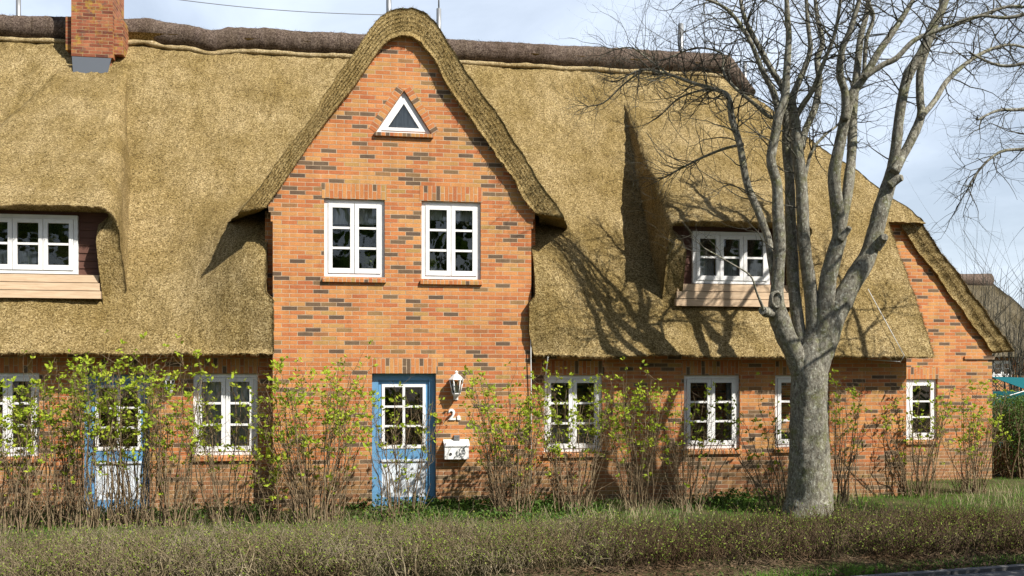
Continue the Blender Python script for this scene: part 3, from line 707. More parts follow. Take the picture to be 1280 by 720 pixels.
# ------------------------------------------------------------------ plants
def twig(mb, p, d, L, r, rnd, depth=0, kinks=4, wob=.35, up=.1, n=4, kids=2, leafcb=None, shrink=.55):
    pts_ = [Vector(p)]; d = Vector(d).normalized(); rad_ = [r]
    for k in range(kinks):
        d = (d+Vector([rnd.uniform(-wob, wob) for _ in range(3)])+Vector((0, 0, up))).normalized()
        pts_.append(pts_[-1]+d*L/kinks); rad_.append(r*(1-.75*(k+1)/kinks))
    mb.tube(pts_, rad_, n, False)
    if leafcb: leafcb(pts_)
    if depth > 0:
        for _ in range(kids):
            k = rnd.randrange(1, kinks+1); q = pts_[k]; dd = (pts_[k]-pts_[k-1]).normalized()
            s = Vector([rnd.uniform(-1, 1) for _ in range(3)]); s = (s-dd*s.dot(dd)).normalized()
            twig(mb, q, dd*.6+s*.75, L*rnd.uniform(.4, .75), max(rad_[k]*.8, r*.35), rnd, depth-1, max(3, kinks-1), wob, up, max(3, n-1), kids, leafcb, shrink)
def leaf(mb, p, d, s, rnd):
    d = d.normalized(); x = d.orthogonal(); x.rotate(__import__('mathutils').Quaternion(d, rnd.uniform(0, 6.28))); x.normalize(); y = d.cross(x)
    mb.add([p, p+d*s*.5+x*s*.30+y*s*.08, p+d*s, p+d*s*.5-x*s*.30+y*s*.08], [(0,1,2), (0,2,3)])

def limb_path(lst, Ya, Yb):
    n = len(lst); out, rad_ = [], []
    for k, (px, py, wd) in enumerate(lst):
        Y = Ya+(Yb-Ya)*k/(n-1); out.append(at(px, py, Y)); rad_.append(wd/2*pxm(px, Y)*(.93 if lst[0][2] > 60 else .90))
    return out, rad_
def smooth_path(pts_, rad_, sub=4):
    o, r_ = [], []
    n = len(pts_)
    for i in range(n-1):
        p0, p1, p2, p3 = pts_[max(i-1, 0)], pts_[i], pts_[i+1], pts_[min(i+2, n-1)]
        for k in range(sub):
            t_ = k/sub; t2, t3 = t_*t_, t_**3
            o.append(.5*((2*p1)+(p2-p0)*t_+(2*p0-5*p1+4*p2-p3)*t2+(3*p1-p0-3*p2+p3)*t3)); r_.append(rad_[i]+(rad_[i+1]-rad_[i])*t_)
    o.append(pts_[-1]); r_.append(rad_[-1]); return o, r_

YT = -1.7
LIMBS = [  # (path of (px, py, width px), depth at start, depth at end, twig density)
 ([(1011,646,72),(1011,638,63),(1012,622,56),(1012,590,53),(1012,560,50),(1012,510,48),(1012,470,48),(1014,445,42),(1018,420,30),(1020,395,14)], YT, YT, 0),
 ([(1002,465,30),(992,440,28),(981,418,27),(974,398,26),(971,385,24),(971,367,19),(973,335,17),(974,307,17),(972,265,16),(971,230,15),(964,200,14),(969,169,13),(973,147,13),(981,122,12),(983,92,10),(986,46,8),(984,18,7),(982,-40,4)], YT, YT-.5, .5),
 ([(970,360,13),(964,323,12),(960,297,11),(948,265,10),(934,230,9.5),(924,178,9),(915,149,9),(911,122,7.5),(898,113,6),(867,104,5),(836,93,4),(804,87,3),(780,97,2)], YT-.1, YT+.9, 1.0),
 ([(1004,450,22),(1000,422,19),(995,383,17),(992,351,16),(990,313,15),(988,278,15),(987,230,14),(983,183,13),(984,140,12),(978,110,9),(966,90,8),(955,70,8),(943,48,7),(934,30,6),(927,8,5),(922,-30,3)], YT+.05, YT+.5, .8),
 ([(1013,470,30),(1018,430,26),(1016,385,20),(1011,348,17),(1006,310,17),(1003,268,17),(1001,230,16),(997,190,16),(993,150,14),(990,126,11),(996,108,9),(1007,82,8),(1013,60,7),(1010,30,6),(1006,-30,4)], YT, YT-.2, .7),
 ([(1001,185,11),(1007,162,10),(1019,134,9.5),(1024,101,9),(1022,76,8),(1028,52,7.5),(1022,24,6),(1016,-30,4)], YT, YT+.7, .8),
 ([(993,150,9),(1003,132,8),(1016,112,7),(1028,82,6),(1044,40,5),(1052,-10,4)], YT, YT-.9, .9),
 ([(973,140,10),(966,113,9),(952,86,7),(938,52,6),(918,21,5),(896,4,4),(860,-6,3)], YT, YT+.2, 1.0),
 ([(1018,465,32),(1024,430,29),(1030,390,25),(1035,350,22),(1044,316,21),(1050,292,19),(1046,255,18),(1043,220,17),(1050,177,16),(1058,140,15),(1066,116,13),(1083,92,11),(1099,64,10),(1120,34,8),(1141,0,6),(1150,-30,4)], YT, YT-.7, .6),
 ([(1056,150,12),(1056,116,11),(1050,92,10),(1053,61,9),(1062,40,8),(1074,0,6),(1080,-30,4)], YT-.5, YT-.9, .7),
 ([(1080,97,9),(1102,82,8),(1120,73,8),(1141,52,7),(1166,40,6),(1193,31,6),(1230,18,5),(1262,8,4),(1290,10,3)], YT-.6, YT-1.2, 1.0),
 ([(1048,300,15),(1056,262,14),(1062,220,14),(1065,183,13),(1066,137,12),(1071,92,11),(1076,46,9),(1083,18,8),(1090,-30,5)], YT-.1, YT+.7, .7),
 ([(1080,95,6),(1083,50,6),(1092,22,5),(1086,3,4),(1078,-25,3)], YT+.3, YT+.2, .7),
 ([(1015,480,34),(1026,440,34),(1038,410,31),(1050,382,30),(1066,352,28),(1083,322,25),(1094,290,23),(1100,266,22),(1108,240,20),(1116,211,17),(1120,183,15),(1126,134,14),(1135,95,14),(1153,64,13),(1166,34,13),(1178,10,11),(1190,-30,7)], YT-.05, YT-.3, .5),
 ([(1117,216,15),(1135,183,13),(1151,146,12),(1150,122,11),(1150,92,10),(1158,62,9),(1168,40,7),(1176,8,5)], YT-.3, YT+.3, .6),
 ([(1150,148,9),(1169,125,8),(1184,101,7),(1208,79,6),(1233,64,5),(1262,56,4),(1290,62,3)], YT-.2, YT+.6, 1.1),
 ([(1001,262,6),(1012,196,5),(1030,170,4),(1045,158,3),(1060,140,2)], YT, YT+1.0, .9),
 ([(985,120,5),(967,147,6),(942,129,5),(916,107,4.5),(904,89,4),(902,67,3),(870,60,2.5),(838,72,2)], YT+.2, YT+.8, 1.2),
 ([(930,180,4.5),(905,186,4),(880,196,3.5),(856,208,3),(830,222,2)], YT+.5, YT+1.1, 1.0),
 ([(898,113,3.5),(880,112,3),(850,122,2.5),(830,140,2)], YT+.7, YT+1.1, 1.0),
 ([(836,93,3),(812,75,2.5),(790,60,2),(768,62,1.6)], YT+.8, YT+1.2, 1.2),
 ([(804,87,3),(780,105,2.5),(755,128,2),(735,133,1.5)], YT+.9, YT+1.3, .8),
 ([(1050,300,11),(1058,290,9),(1062,284,7)], YT-.3, YT-.4, 0),
 ([(968,392,15),(958,390,14),(953,388,12)], YT-.1, YT-.3, 0),
 ([(955,388,5),(946,366,3),(938,345,2.4),(915,330,2),(880,310,1.5)], YT-.3, YT-.7, .6),
 ([(1095,310,16),(1102,300,14),(1106,296,10)], YT-.2, YT-.4, 0),
 ([(1112,232,12),(1122,224,12),(1128,222,9)], YT-.3, YT-.4, 0),
]
tr = empty('bare_tree', at(1012, 632, YT)*1, 'big leafless multi-stemmed tree with grey lichened trunk in front of the house', 'tree')
tr.location.z = 0
tm, tw_ = MB(), MB(); rt_ = random.Random(11)
for path, ya, yb, dens in LIMBS:
    pts_, rad_ = limb_path(path, ya, yb); pts_, rad_ = smooth_path(pts_, rad_, 10 if rad_[0] > .3 else 6)
    tm.tube(pts_, rad_, 30 if rad_[0] > .3 else 16 if rad_[0] > .12 else 10 if rad_[0] > .05 else 7, True, .20 if rad_[0] > .06 else .14)
    if not dens: continue
    L = len(pts_)
    for k in range(int(L*.30), L, 1):
        if rt_.random() < .44: continue
        if rad_[k] > .10: continue
        pr = dens*(.35+.65*k/L)*(1.05 if rad_[k] < .07 else .5)
        for _ in range(1+(rt_.random() < pr)):
            if rt_.random() > pr: continue
            dd = (pts_[min(k+1, L-1)]-pts_[k-1]).normalized(); s = Vector([rt_.uniform(-1, 1) for _ in range(3)]); s = (s-dd*s.dot(dd)).normalized()
            twig(tw_, pts_[k], dd*.55+s, rt_.uniform(.45, 1.15), min(rad_[k]*.5, .0115), rt_, 2, 6, .38, .05, 4, 3)
    for _ in range(3): twig(tw_, pts_[-1], pts_[-1]-pts_[-2], rt_.uniform(.4, .8), rad_[-1]*.8, rt_, 2, 6, .4, .05, 4, 3)
# knot hole on the left bole and root flare
tm.build('trunk', M['bark'], tr); tw_.build('crown', M['twig'], tr)
kn = MB(); p = at(973, 374, YT-.30); kn.lathe([(0, -.05), (.05, -.02), (.075, 0), (.085, .035), (.11, .03), (.12, -.05)], (0,0,0), 14); kn.v = [(p.x+v[0]*.8, p.y-v[2]+.07, p.z+v[1]*1.15) for v in kn.v]; kn.build('knot', M['bark'], tr)

# right hand tree, only its outer branches reach into the frame
def side_tree(loc, label, paths, seed, grp, big=8.5, spread=6.2, push=0):
    rn = random.Random(seed); r = empty('bare_tree', loc, label, 'tree', grp); a, b = MB(), MB(); L0 = Vector(loc)
    a.tube([L0+Vector((0,0,-.1)), L0+Vector((.02,0,.5)), L0+Vector((.05,.03,1.4)), L0+Vector((.0,.05,2.4))], [.30,.25,.22,.20], 14, True, .12)
    fork = L0+Vector((0, .05, 2.3))
    for k in range(3):
        an = spread*(k/2-.5)+rn.uniform(-.15, .15); d = Vector((math.cos(an)*.55+push, math.sin(an)*.55, 1)).normalized(); p = fork.copy(); P, Q = [p.copy()], [.11]
        for i in range(9):
            d = (d+Vector([rn.uniform(-.16, .16) for _ in range(3)])+Vector((0,0,.03))).normalized(); p = p+d*big*.085; P.append(p.copy()); Q.append(.11*(1-.09*(i+1)))
        a.tube(P, Q, 8, False, .1)
        for i in range(3, 10):
            for _ in range(3):
                s = Vector([rn.uniform(-1, 1) for _ in range(3)]).normalized(); twig(b, P[i], d*.3+s, rn.uniform(.8, 1.9), min(.022, Q[i]*.5), rn, 2, 6, .3, .03, 3, 4)
    for pa, ya, yb in paths:
        P, Q = limb_path(pa, ya, yb); P = [fork, fork.lerp(P[0], .5)+Vector((0,0,.4))]+P; Q = [.09, .06]+Q; P, Q = smooth_path(P, Q, 4); a.tube(P, Q, 7, False)
        for k in range(8, len(P)):
            for _ in range(2):
                dd = (P[k]-P[k-1]).normalized(); s = Vector([rn.uniform(-1, 1) for _ in range(3)]); s = (s-dd*s.dot(dd)).normalized()
                if rn.random() < .6: twig(b, P[k], dd*.7+s*.8+Vector((0,0,-.15)), rn.uniform(.35, .9), .008, rn, 2, 6, .4, -.02, 3, 3)
    a.build('trunk', M['bark'], r); b.build('crown', M['twig'], r); return r
side_tree((9.9, -4.2, 0), 'leafless tree at the right edge, only its drooping outer twigs in view', [
 ([(1345,-20,7),(1300,10,6),(1262,22,5),(1225,20,4),(1195,28,3)], -4, -3.6), ([(1350,40,7),(1290,75,5),(1250,82,4),(1212,66,3)], -4, -3.7),
 ([(1350,110,7),(1285,135,5),(1248,138,4),(1222,150,2.5)], -4, -4.2), ([(1350,160,6),(1290,184,5),(1250,190,4),(1222,215,3),(1208,240,2)], -4, -4.0)], 21, None, 8.5, 2.6, .35)

# ---- shrubs along the wall
def shrub(px, py, spread_l, spread_r, py_top, Y, nst, leaves, seed, label, lean=0, leafm='leaf', lsize=.066, lowleaf=.75):
    rn = random.Random(seed); b0 = at(px, py, Y); b0.z = 0; r = empty('shrub', b0, label, 'shrub', 'budding shrubs along the house front')
    st, lf = MB(), MB(); H = at(px, py_top, Y).z
    for k in range(int(nst*.95)):
        ox = rn.uniform(-1, 1); tx = at(px+(spread_r if ox > 0 else spread_l)*abs(ox)**.8*(1 if ox > 0 else -1)*1.0+lean, py, Y).x
        p = b0+Vector((ox*.16*rn.random()+ (tx-b0.x)*.25, rn.uniform(-.18, .18), -.03)); h = H*rn.uniform(.55, 1.0)
        q = Vector((tx+rn.uniform(-.08, .08), b0.y+rn.uniform(-.4, .4), h)); n = 9; P, Q = [], []; r0 = rn.uniform(.006, .013)
        ph = rn.uniform(0, 6)
        for i in range(n+1):
            f_ = i/n; w_ = p.lerp(q, f_)+Vector(((f_**1.5-f_)*(tx-b0.x)*.5+.025*math.sin(ph+f_*9), .02*math.cos(ph+f_*7), 0)); P.append(w_+Vector([rn.uniform(-.015, .015) for _ in range(3)])); Q.append(r0*(1-.65*f_))
        st.tube(P, Q, 5, False)
        def cb(pp):
            for s in pp[-2:]:
                if rn.random() < leaves*(.50 if px < 350 else .56) and s.z > H*lowleaf*rn.random()**.5*.95:
                    for _ in range(rn.randint(2, 6)):
                        leaf(lf, s+Vector([rn.uniform(-.02, .02) for _ in range(3)]), Vector((rn.uniform(-1,1), rn.uniform(-1,1), rn.uniform(-.2,1))), lsize*rn.uniform(.5, 1.25), rn)
        cb(P[6:])
        for i in range(2, n+1):
            for _ in range(2 if i > 4 else 1):
                if rn.random() < .7:
                    s = Vector((rn.uniform(-1,1), rn.uniform(-1,1), rn.uniform(.2, .9))); twig(st, P[i], s, rn.uniform(.12, .42)*(.6+.4*H/2), .0045, rn, 1, 4, .35, .18, 3, 2, cb)
    for k in range(int(nst*.75)):                            # short dead canes round the foot
        ox = rn.uniform(-1, 1); p = b0+Vector((ox*.22, rn.uniform(-.22, .22), -.03)); d = Vector((ox*.55+rn.uniform(-.25,.25), rn.uniform(-.3,.3), 1)).normalized(); L = rn.uniform(.25, .95)*min(1, H/1.7)
        twig(st, p, d, L, rn.uniform(.005, .010), rn, 1, 5, .10, .05, 4, 2)
    st.build('stems', M['stem'], r); lf.build('leaves', M[leafm], r); return r
SH = [ # px, py, left, right, top, Y, stems, leaves, label
 (18, 662, 40, 45, 470, -1.35, 34, .55, 'leafy yellow-green shrub at the left edge, before the leftmost window'),
 (78, 660, 38, 35, 468, -1.25, 26, .45, 'twiggy shrub before the brick pier left of the left-hand blue door'),
 (118, 658, 30, 42, 448, -1.3, 24, .62, 'tallest leafy shrub, reaching the eave, at the left jamb of the left-hand blue door'),
 (165, 656, 35, 38, 452, -1.2, 28, .5, 'shrub growing across the middle of the left-hand blue door'),
 (212, 655, 32, 40, 452, -1.3, 26, .5, 'upright shrub below the lantern that hangs under the eave'),
 (285, 650, 62, 60, 482, -1.1, 22, .28, 'thin open shrub before the lace-curtained window'),
 (338, 652, 24, 22, 560, -1.2, 14, .3, 'short stubby shrub at the left corner of the gable wall'),
 (398, 655, 72, 68, 462, -1.35, 46, .55, 'broad many-stemmed leafy shrub on the gable wall left of the front door'),
 (503, 648, 42, 40, 470, -1.1, 18, .26, 'sparse shrub growing across the blue front door'),
 (640, 650, 50, 52, 472, -1.1, 44, .42, 'dense upright shrub right of the mailbox and house number'),
 (718, 645, 48, 52, 480, -.9, 28, .36, 'shrub before the window right of the gable'),
 (798, 640, 40, 36, 474, -.85, 26, .42, 'shrub on the shaded brick between two right-hand windows'),
 (858, 632, 42, 62, 486, -.75, 28, .22, 'reddish twiggy shrub under the window left of the tree'),
 (985, 622, 85, 10, 486, -.8, 14, .3, 'leaning shrub with arching branches just left of the tree trunk'),
 (1052, 614, 18, 52, 478, -.6, 14, .25, 'sparse shrub with dark seed heads just right of the tree trunk'),
 (1150, 612, 62, 34, 482, .1, 26, .28, 'twiggy shrub before the narrow window at the house end'),
 (1212, 614, 36, 34, 485, .3, 26, .45, 'leafy shrub at the right corner of the end wall'),
]
for k, (px, py, l, r_, tp, Y, ns, lv, lab) in enumerate(SH): shrub(px, py, l, r_, tp, Y, ns, lv, 100+k, lab)

# ---- low hedges
def hedge(x0, x1, depth, h, nt, nl, tm_, lm, seed, label, off=.12, col=.5):
    rn = random.Random(seed); xc = (x0+x1)/2; r = empty('low_hedge', (xc, HE(xc)+.6, 0), label, 'hedge'); a, b = MB(), MB()
    for _ in range(nt):
        X = rn.uniform(x0, x1); q = rn.random(); Y = HE(X)+off+depth*q
        hh = h*(1+.30*noise.noise(Vector((X*1.1, Y*1.1, seed))))*(1-.35*(2*q-1)**4)
        if noise.noise(Vector((X*2.3, Y*2.3, seed+3))) < -.12 and rn.random() < .72: continue
        z0 = rn.uniform(0, .55)*hh; tall = rn.random() < .10; d = Vector((rn.uniform(-.75, .75), rn.uniform(-.75, .55), 1)); L = min(rn.uniform(.12, .34), (hh-z0)*1.1+.05) if not tall else (hh-z0)*1.15+rn.uniform(.0, .16)
        P = [Vector((X, Y, z0))]; d.normalize()
        for i in range(3):
            d = (d+Vector([rn.uniform(-.4, .4) for _ in range(3)])).normalized(); P.append(P[-1]+d*L/3)
        a.tube(P, [.004, .0035, .0026, .0015], 3, False)
        for _k in range(nl):
            s = P[rn.randrange(1, 4)]
            if s.z > hh*.3 and rn.random() < .35+.9*max(0, .35+noise.noise(Vector((X*1.5, Y*1.5, 8)))): leaf(b, s, Vector((rn.uniform(-1,1), rn.uniform(-1,1), rn.uniform(-.3,1))), rn.uniform(.012, .03), rn)
    for _ in range(int((x1-x0)*26)):
        X = rn.uniform(x0, x1); Y = HE(X)+off+depth*rn.random(); P = [Vector((X, Y, -.02))]; d = Vector((rn.uniform(-.5,.5), rn.uniform(-.5,.4), 1)).normalized()
        for i in range(4): d = (d+Vector([rn.uniform(-.35, .35) for _ in range(3)])).normalized(); P.append(P[-1]+d*h*.22)
        a.tube(P, [.012, .010, .008, .006, .004], 4, False)
    a.build('twigs', M[tm_], r); b.build('leaves', M[lm], r); return r
hedge(-8.0, 2.75, 1.55, .47, 25000, 4, 'hedge_twig', 'hedge_leaf', 5, 'long low clipped hedge of pale olive twigs along the pavement, left and middle')
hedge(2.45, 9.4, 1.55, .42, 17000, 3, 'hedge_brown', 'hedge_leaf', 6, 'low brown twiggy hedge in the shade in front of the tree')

# ---- grass and ground cover
rg = random.Random(9); a, b = MB(), MB()
def blade(mb, X, Y, h, wd, rnd, z=0.):
    an = rnd.uniform(0, 6.28); s = Vector((math.cos(an), math.sin(an), 0))*wd; l = Vector((rnd.uniform(-.6,.6), rnd.uniform(-.6,.6), 0))*h
    p = Vector((X, Y, z)); mb.add([p-s, p+s, p+l*.35+Vector((0,0,h*.6))+s*.7, p+l*.35+Vector((0,0,h*.6))-s*.7, p+l+Vector((0,0,h*.95))], [(0,1,2,3), (3,2,4)])
for _ in range(48000):
    X = rg.uniform(-8, 13); Y = rg.uniform(HE(X)+1.3, .25 if X < 9.4 else 2.4)
    if GX0 < X < GX1 and Y > -.03: continue
    n_ = noise.noise(Vector((X*.9, Y*.9, 0)))
    if X < 3.0 and rg.random() > .55: continue
    if n_ < -.25 and rg.random() < .6: continue
    blade(a, X, Y, rg.uniform(.04, .11)*(1+.7*max(0, n_)), .0035, rg)
tag(a.build('grass', M['grass']), 'short green grass between the hedge and the house', 'grass', kind='stuff')
for _ in range(1500):
    px = rg.choice([rg.gauss(780, 60), rg.gauss(800, 45), rg.uniform(150, 360), rg.uniform(0, 470), rg.gauss(1040, 22), rg.gauss(1240, 30)]); p = atz(px, rg.uniform(628, 658) if px < 900 else rg.uniform(610, 640), 0)
    if GX0-.2 < p.x < GX1+.2 and p.y > -.15: continue
    blade(b, p.x, min(p.y, .3), rg.uniform(.10, .30), .0035, rg)
tag(b.build('dry_grass', M['dry']), 'pale dry grass blades lying at the foot of the shrubs', 'grass', kind='stuff')
c = MB()
for _ in range(9000):
    px = rg.choice([rg.gauss(560, 55), rg.gauss(520, 50), rg.uniform(0, 330), rg.gauss(690, 40), rg.gauss(900, 40)]); p = atz(px, rg.uniform(625, 655) if px < 850 else rg.uniform(612, 640), 0)
    hmax = .20*max(.15, .6+noise.noise(Vector((p.x*1.6, p.y*1.6, 4))))
    leaf(c, Vector((p.x, min(p.y, -.05), rg.uniform(.01, hmax))), Vector((rg.uniform(-1,1), rg.uniform(-1,1), rg.uniform(.1,1))), rg.uniform(.03, .07), rg)
tag(c.build('ground_cover', M['leaf_dark']), 'dark green leafy ground cover along the foot of the wall', 'ground cover', kind='stuff')

lt = MB(); ll_ = random.Random(77)
for _ in range(5200):
    X = ll_.uniform(1.5, 9.2); Y = ll_.uniform(EDGE(X)-.01, HE(X)+.25); p = Vector((X, Y, .05+ll_.uniform(-.01,.03)))
    if ll_.random() < .5: leaf(lt, p, Vector((ll_.uniform(-1,1), ll_.uniform(-1,1), ll_.uniform(-.1,.4))), ll_.uniform(.02,.055), ll_)
    else: lt.tube([p, p+Vector((ll_.uniform(-.14,.14), ll_.uniform(-.1,.1), ll_.uniform(0,.06)))], [.004,.002], 3, False)
tag(lt.build('leaf_litter', M['hedge_brown']), 'brown dead leaves and twigs between the low hedge and the kerb', 'leaf litter', kind='stuff')
vg = MB()
for _ in range(2600):
    c_ = ll_.choice([(4.2, .35), (5.0, .2), (7.3, .6), (8.2, .5), (6.0, 1.6)]); X = ll_.gauss(*c_); Y = ll_.uniform(EDGE(X)+.02, EDGE(X)+.35); blade(vg, X, Y, ll_.uniform(.04, .12), .0035, ll_, .03)
tag(vg.build('verge_grass', M['grass']), 'tufts of green grass growing along the kerb', 'grass', kind='stuff')

# ------------------------------------------------------------------ things seen through the panes
def pot_plant(px, py, Y, label, s_, seed):
    c = at(px, py, Y); r = empty('potted_plant', c, label, 'plant'); rn = random.Random(seed); m = MB()
    m.lathe([(0, 0), (.045*s_, 0), (.06*s_, .09*s_), (.052*s_, .09*s_), (0, .08*s_)], c, 14); m.build('pot', M['white'], r); m = MB()
    for _ in range(90): leaf(m, c+Vector((rn.gauss(0, .05), rn.gauss(0, .03), .1+abs(rn.gauss(0, .07))))*1.0, Vector((rn.uniform(-1,1), rn.uniform(-1,1), rn.uniform(-.2,1))), rn.uniform(.03,.07), rn)
    m.build('foliage', M['leaf'], r)
pot_plant(541, 341, .17, 'bushy green pot plant on the sill of the right gable window', 1.0, 61)
pot_plant(463, 338, .17, 'small pot plant on the sill of the left gable window', .7, 62)
pot_plant(910, 555, YS+.2, 'pot plant on the sill of the window left of the tree', .9, 63)
c = at(34, 336, .95); sp_ = empty('model_ship', c, 'white-sailed model ship standing in the left dormer window', 'model ship'); m = MB()
m.lathe([(0, 0), (.03, .0), (.05, .05), (0, .05)], (0,0,0), 12); m.v = [(c.x+v[0]*4.2, c.y+v[1], c.z+v[2]) for v in m.v]; m.build('hull', M['siding'], sp_)
for dx, h_, w_ in ((-.13, .30, .12), (-.02, .42, .15), (.10, .30, .12)):
    m = MB(); m.tube([(c.x+dx, c.y, c.z+.04), (c.x+dx, c.y, c.z+.06+h_)], .005, 5); mo = m.build('mast', M['larch'], sp_)
    m = MB(); m.add([(c.x+dx+.004, c.y-.01, c.z+.08), (c.x+dx+w_, c.y-.03, c.z+.08), (c.x+dx+.004, c.y-.01, c.z+.04+h_)], [(0,1,2)]); m.build('sail', M['curtain'], sp_)

# ------------------------------------------------------------------ right background
nb = empty('neighbour_house', (22.5, 24, 0), 'distant thatched brick house seen past the right end of the main house', 'house')
YN = 24.0
xa, xb = at(1150, 460, YN).x, at(1340, 460, YN).x
zr_, ze_ = at(1225, 347, YN+3).z, at(1230, 446, YN).z; xr_ = at(1212, 347, YN+3).x
m = MB(); m.box(xa, xb, YN+.4, YN+7, -.1, ze_+.3); m.build('wall', M['brick'], nb)
m = MB(); ns_ = 24; tp, bt = [], []
for i in range(ns_+1):
    f_ = i/ns_; row = []
    for j in range(31):
        q = j/30; xl = xa-.5+(xr_-xa+.5+0)*f_*1.0; xl = xa-7+2*f_; xe = at(1350, 446, YN).x*(1-f_)+at(1242, 347, YN+3).x*f_; p = Vector((xl+(xe-xl)*q, YN-.2+3.6*f_, ze_+(zr_-ze_)*f_)); row.append(p+Vector((0,-.6,.6))*rough_(p, .06))
    tp.append(row); bt.append([p+Vector((0, .35, -.05)) for p in row])
m.grid_solid(tp, bt, 2)
m.grid_solid([[Vector((p.x, 2*(YN+3.4)-p.y, p.z)) for p in r] for r in tp], [[Vector((p.x, 2*(YN+3.4)-p.y, p.z-.1)) for p in r] for r in tp], 1)
m.grid_solid([[Vector((r[-1].x, r[-1].y+(2*(YN+3.4)-2*r[-1].y)*q/6, r[-1].z)) for q in range(7)] for r in tp], [[Vector((r[-1].x-.2, r[-1].y+(2*(YN+3.4)-2*r[-1].y)*q/6, r[-1].z-.2)) for q in range(7)] for r in tp], 1)
m.build('thatched_roof', M['thatch_grey'], nb)
m = MB(); m.tube([Vector((xa-5, YN+3.3, zr_-.1)), Vector((xr_, YN+3.3, zr_-.12)), Vector((at(1242, 347, YN+3).x, YN+3.3, zr_-.1))], .35, 10, True, .15); m.build('ridge_capping', M['heather'], nb)
wn_ = rect(1239, 1264, 451, 471, YN+.4); window((wn_[0], wn_[1], wn_[2], wn_[3]), YN+.33, 2, 2, .0, False, nb, False)
# teal canopy, with its poles and white guy line
YCN = 9.0; cn = empty('garden_canopy', (at(1275, 500, YCN).x, YCN, 0), 'teal canvas garden canopy behind the corner of the house, partly cut by the frame', 'canopy')
m = MB(); A = [at(1239, 471, YCN), at(1330, 473, YCN+1), at(1335, 500, YCN-.8), at(1286, 488, YCN-1.2)]; n = 14; tp = []
for i in range(n+1):
    row = []
    for j in range(n+1): p = A[0].lerp(A[1], j/n).lerp(A[3].lerp(A[2], j/n), i/n); row.append(p+Vector((0, 0, -.10*math.sin(math.pi*i/n)*math.sin(math.pi*j/n))))
    tp.append(row)
m.grid_solid(tp, [[p+Vector((0,0,-.012)) for p in r] for r in tp], 1); m.build('canvas', M['teal'], cn)
for p in A:
    m = MB(); m.tube([p+Vector((0,0,.05)), Vector((p.x, p.y, 0))], .025, 6); m.build('pole', M['metal'], cn)
m = MB(); m.tube([A[3]+Vector((0, 0, .02)), A[3].lerp(at(1240, 497, YCN-1.4), .5)+Vector((0,0,-.03)), at(1236, 500, YCN-1.4)], .012, 5); m.build('guy_rope', M['cable'], cn)
m = MB(); m.add([at(1241, 489, YCN+1.5), at(1340, 489, YCN+1.5), Vector((at(1340, 489, YCN+1.5).x, YCN+1.5, 0)), Vector((at(1241, 489, YCN+1.5).x, YCN+1.5, 0))], [(0,1,2,3)]); m.build('side_screen', M['teal'], cn)
# evergreen hedge at the right edge
eh = empty('evergreen_bush', at(1268, 600, 3.5)*1, 'dense green bush at the right edge beside the house corner', 'bush'); eh.location.z = 0
re_ = random.Random(31); a, b = MB(), MB(); Yb = 3.2
xb0, xb1, hb = at(1246, 560, Yb).x, at(1330, 560, Yb).x, at(1260, 497, Yb).z
for _ in range(260):
    X = re_.uniform(xb0, xb1); Y = Yb+re_.uniform(-.6, .6); P = [Vector((X+re_.uniform(-.1,.1), Y, 0))]; d = Vector((re_.uniform(-.25,.25), re_.uniform(-.25,.25), 1))
    for i in range(5): P.append(P[-1]+(d+Vector([re_.uniform(-.2,.2) for _ in range(3)])).normalized()*hb*re_.uniform(.17, .205))
    a.tube(P, [.012,.010,.008,.006,.004,.003], 4, False)
    for s in P[1:]:
        for _k in range(16 if s.z > .6 else 5): leaf(b, s+Vector([re_.uniform(-.16,.16) for _ in range(3)]), Vector([re_.uniform(-1,1) for _ in range(3)]), re_.uniform(.03,.06), re_)
a.build('stems', M['stem'], eh); b.build('leaves', M['leaf_dark'], eh)
# bare shrubs in front of the neighbour's roof
rb_ = random.Random(41)
for px, py0, Y, lab in ((1222, 318, 17, 'tall thin bare sapling before the distant thatched roof, the left one'), (1262, 335, 17.5, 'tall thin bare sapling before the distant thatched roof, at the frame edge')):
    p0 = at(px, 460, Y); r = empty('bare_sapling', (p0.x, Y, 0), lab, 'sapling'); m = MB(); H = at(px, py0, Y).z
    for k in range(30):
        X = p0.x+rb_.uniform(-.55, .75); P = [Vector((p0.x+(X-p0.x)*.5, Y+rb_.uniform(-.3,.3), 0))]
        twig(m, P[0], Vector((X-p0.x, rb_.uniform(-.3,.3), H)), H*rb_.uniform(.62, .95), .022, rb_, 1, 8, .09, .10, 4, 3)
    m.build('branches', M['twig'], r)
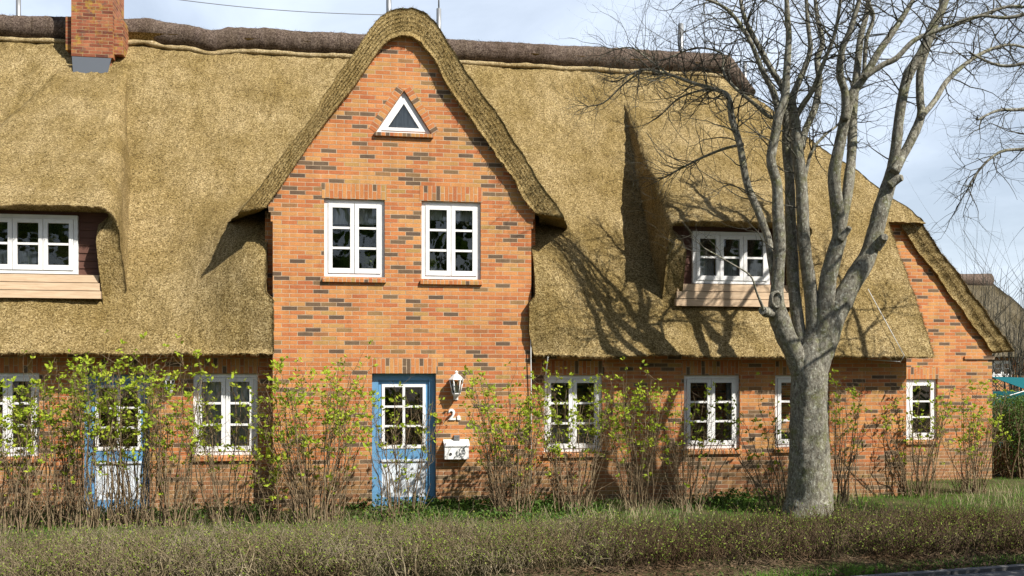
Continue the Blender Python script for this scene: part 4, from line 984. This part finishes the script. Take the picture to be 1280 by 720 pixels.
# small post in the grass, overhead wire
p = atz(1090, 616, 0); m = MB(); q = at(1090, 573, p.y); m.tube([(p.x, p.y, -.05), (p.x, p.y, q.z)], .016, 8); m.tube([(p.x, p.y, q.z-.02), (p.x, p.y, q.z+.04)], .035, 8)
tag(m.build('garden_post', M['metal']), 'thin grey metal post standing in the grass right of the tree', 'post')
m = MB(); A, B_ = at(180, -6, 12), at(500, 19, 12); m.tube([A+(B_-A)*(k/20*1.0)+Vector((0,0,-.12*math.sin(math.pi*k/20))) for k in range(21)], .011, 5)
tag(m.build('overhead_wire', M['metal']), 'thin overhead wire crossing the sky between chimney and gable', 'wire')
# a tall evergreen hedge at the roadside, right of the photographer, shades the right foreground
rk = random.Random(51); sh = empty('tall_evergreen_hedge', (8.2, -8.9, 0), 'tall dense evergreen hedge outside the frame on the right, shading the low hedge', 'hedge'); a, b = MB(), MB()
for _ in range(150):
    X = rk.uniform(5.9, 11.5); H = 1.9+1.7*min(1, (X-5.6)/2.2)*rk.uniform(.75, 1.05); Y = -8.9+rk.uniform(-.7, .7); P = [Vector((X, Y, 0))]
    for i in range(6): P.append(P[-1]+Vector((rk.uniform(-.12,.12), rk.uniform(-.12,.12), H/6)))
    a.tube(P, [.03,.025,.02,.016,.012,.009,.006], 4, False)
    for s_ in P[1:]:
        for _k in range(38): leaf(b, s_+Vector([rk.uniform(-.45,.45) for _ in range(3)]), Vector([rk.uniform(-1,1) for _ in range(3)]), rk.uniform(.07,.15), rk)
a.build('stems', M['stem'], sh); b.build('leaves', M['leaf_dark'], sh)
# unseen wood added to block low sky light; the window panes mirror it
rk = random.Random(52); b = MB()
for _ in range(4200):
    X = rk.uniform(-60, 60); top_ = 11+4*noise.noise(Vector((X*.12, 0, 0)))+2*noise.noise(Vector((X*.5, 3, 0))); z = top_*(1-rk.random()**1.3)
    leaf(b, Vector((X, -36+rk.uniform(-3, 3), z)), Vector([rk.uniform(-1,1) for _ in range(3)]), rk.uniform(.7, 1.7), rk)
tag(b.build('sky_block_wood', M['leaf_dark']), 'unseen dark wood behind the camera, added to block low sky light and mirrored in the panes', 'wood', kind='stuff')
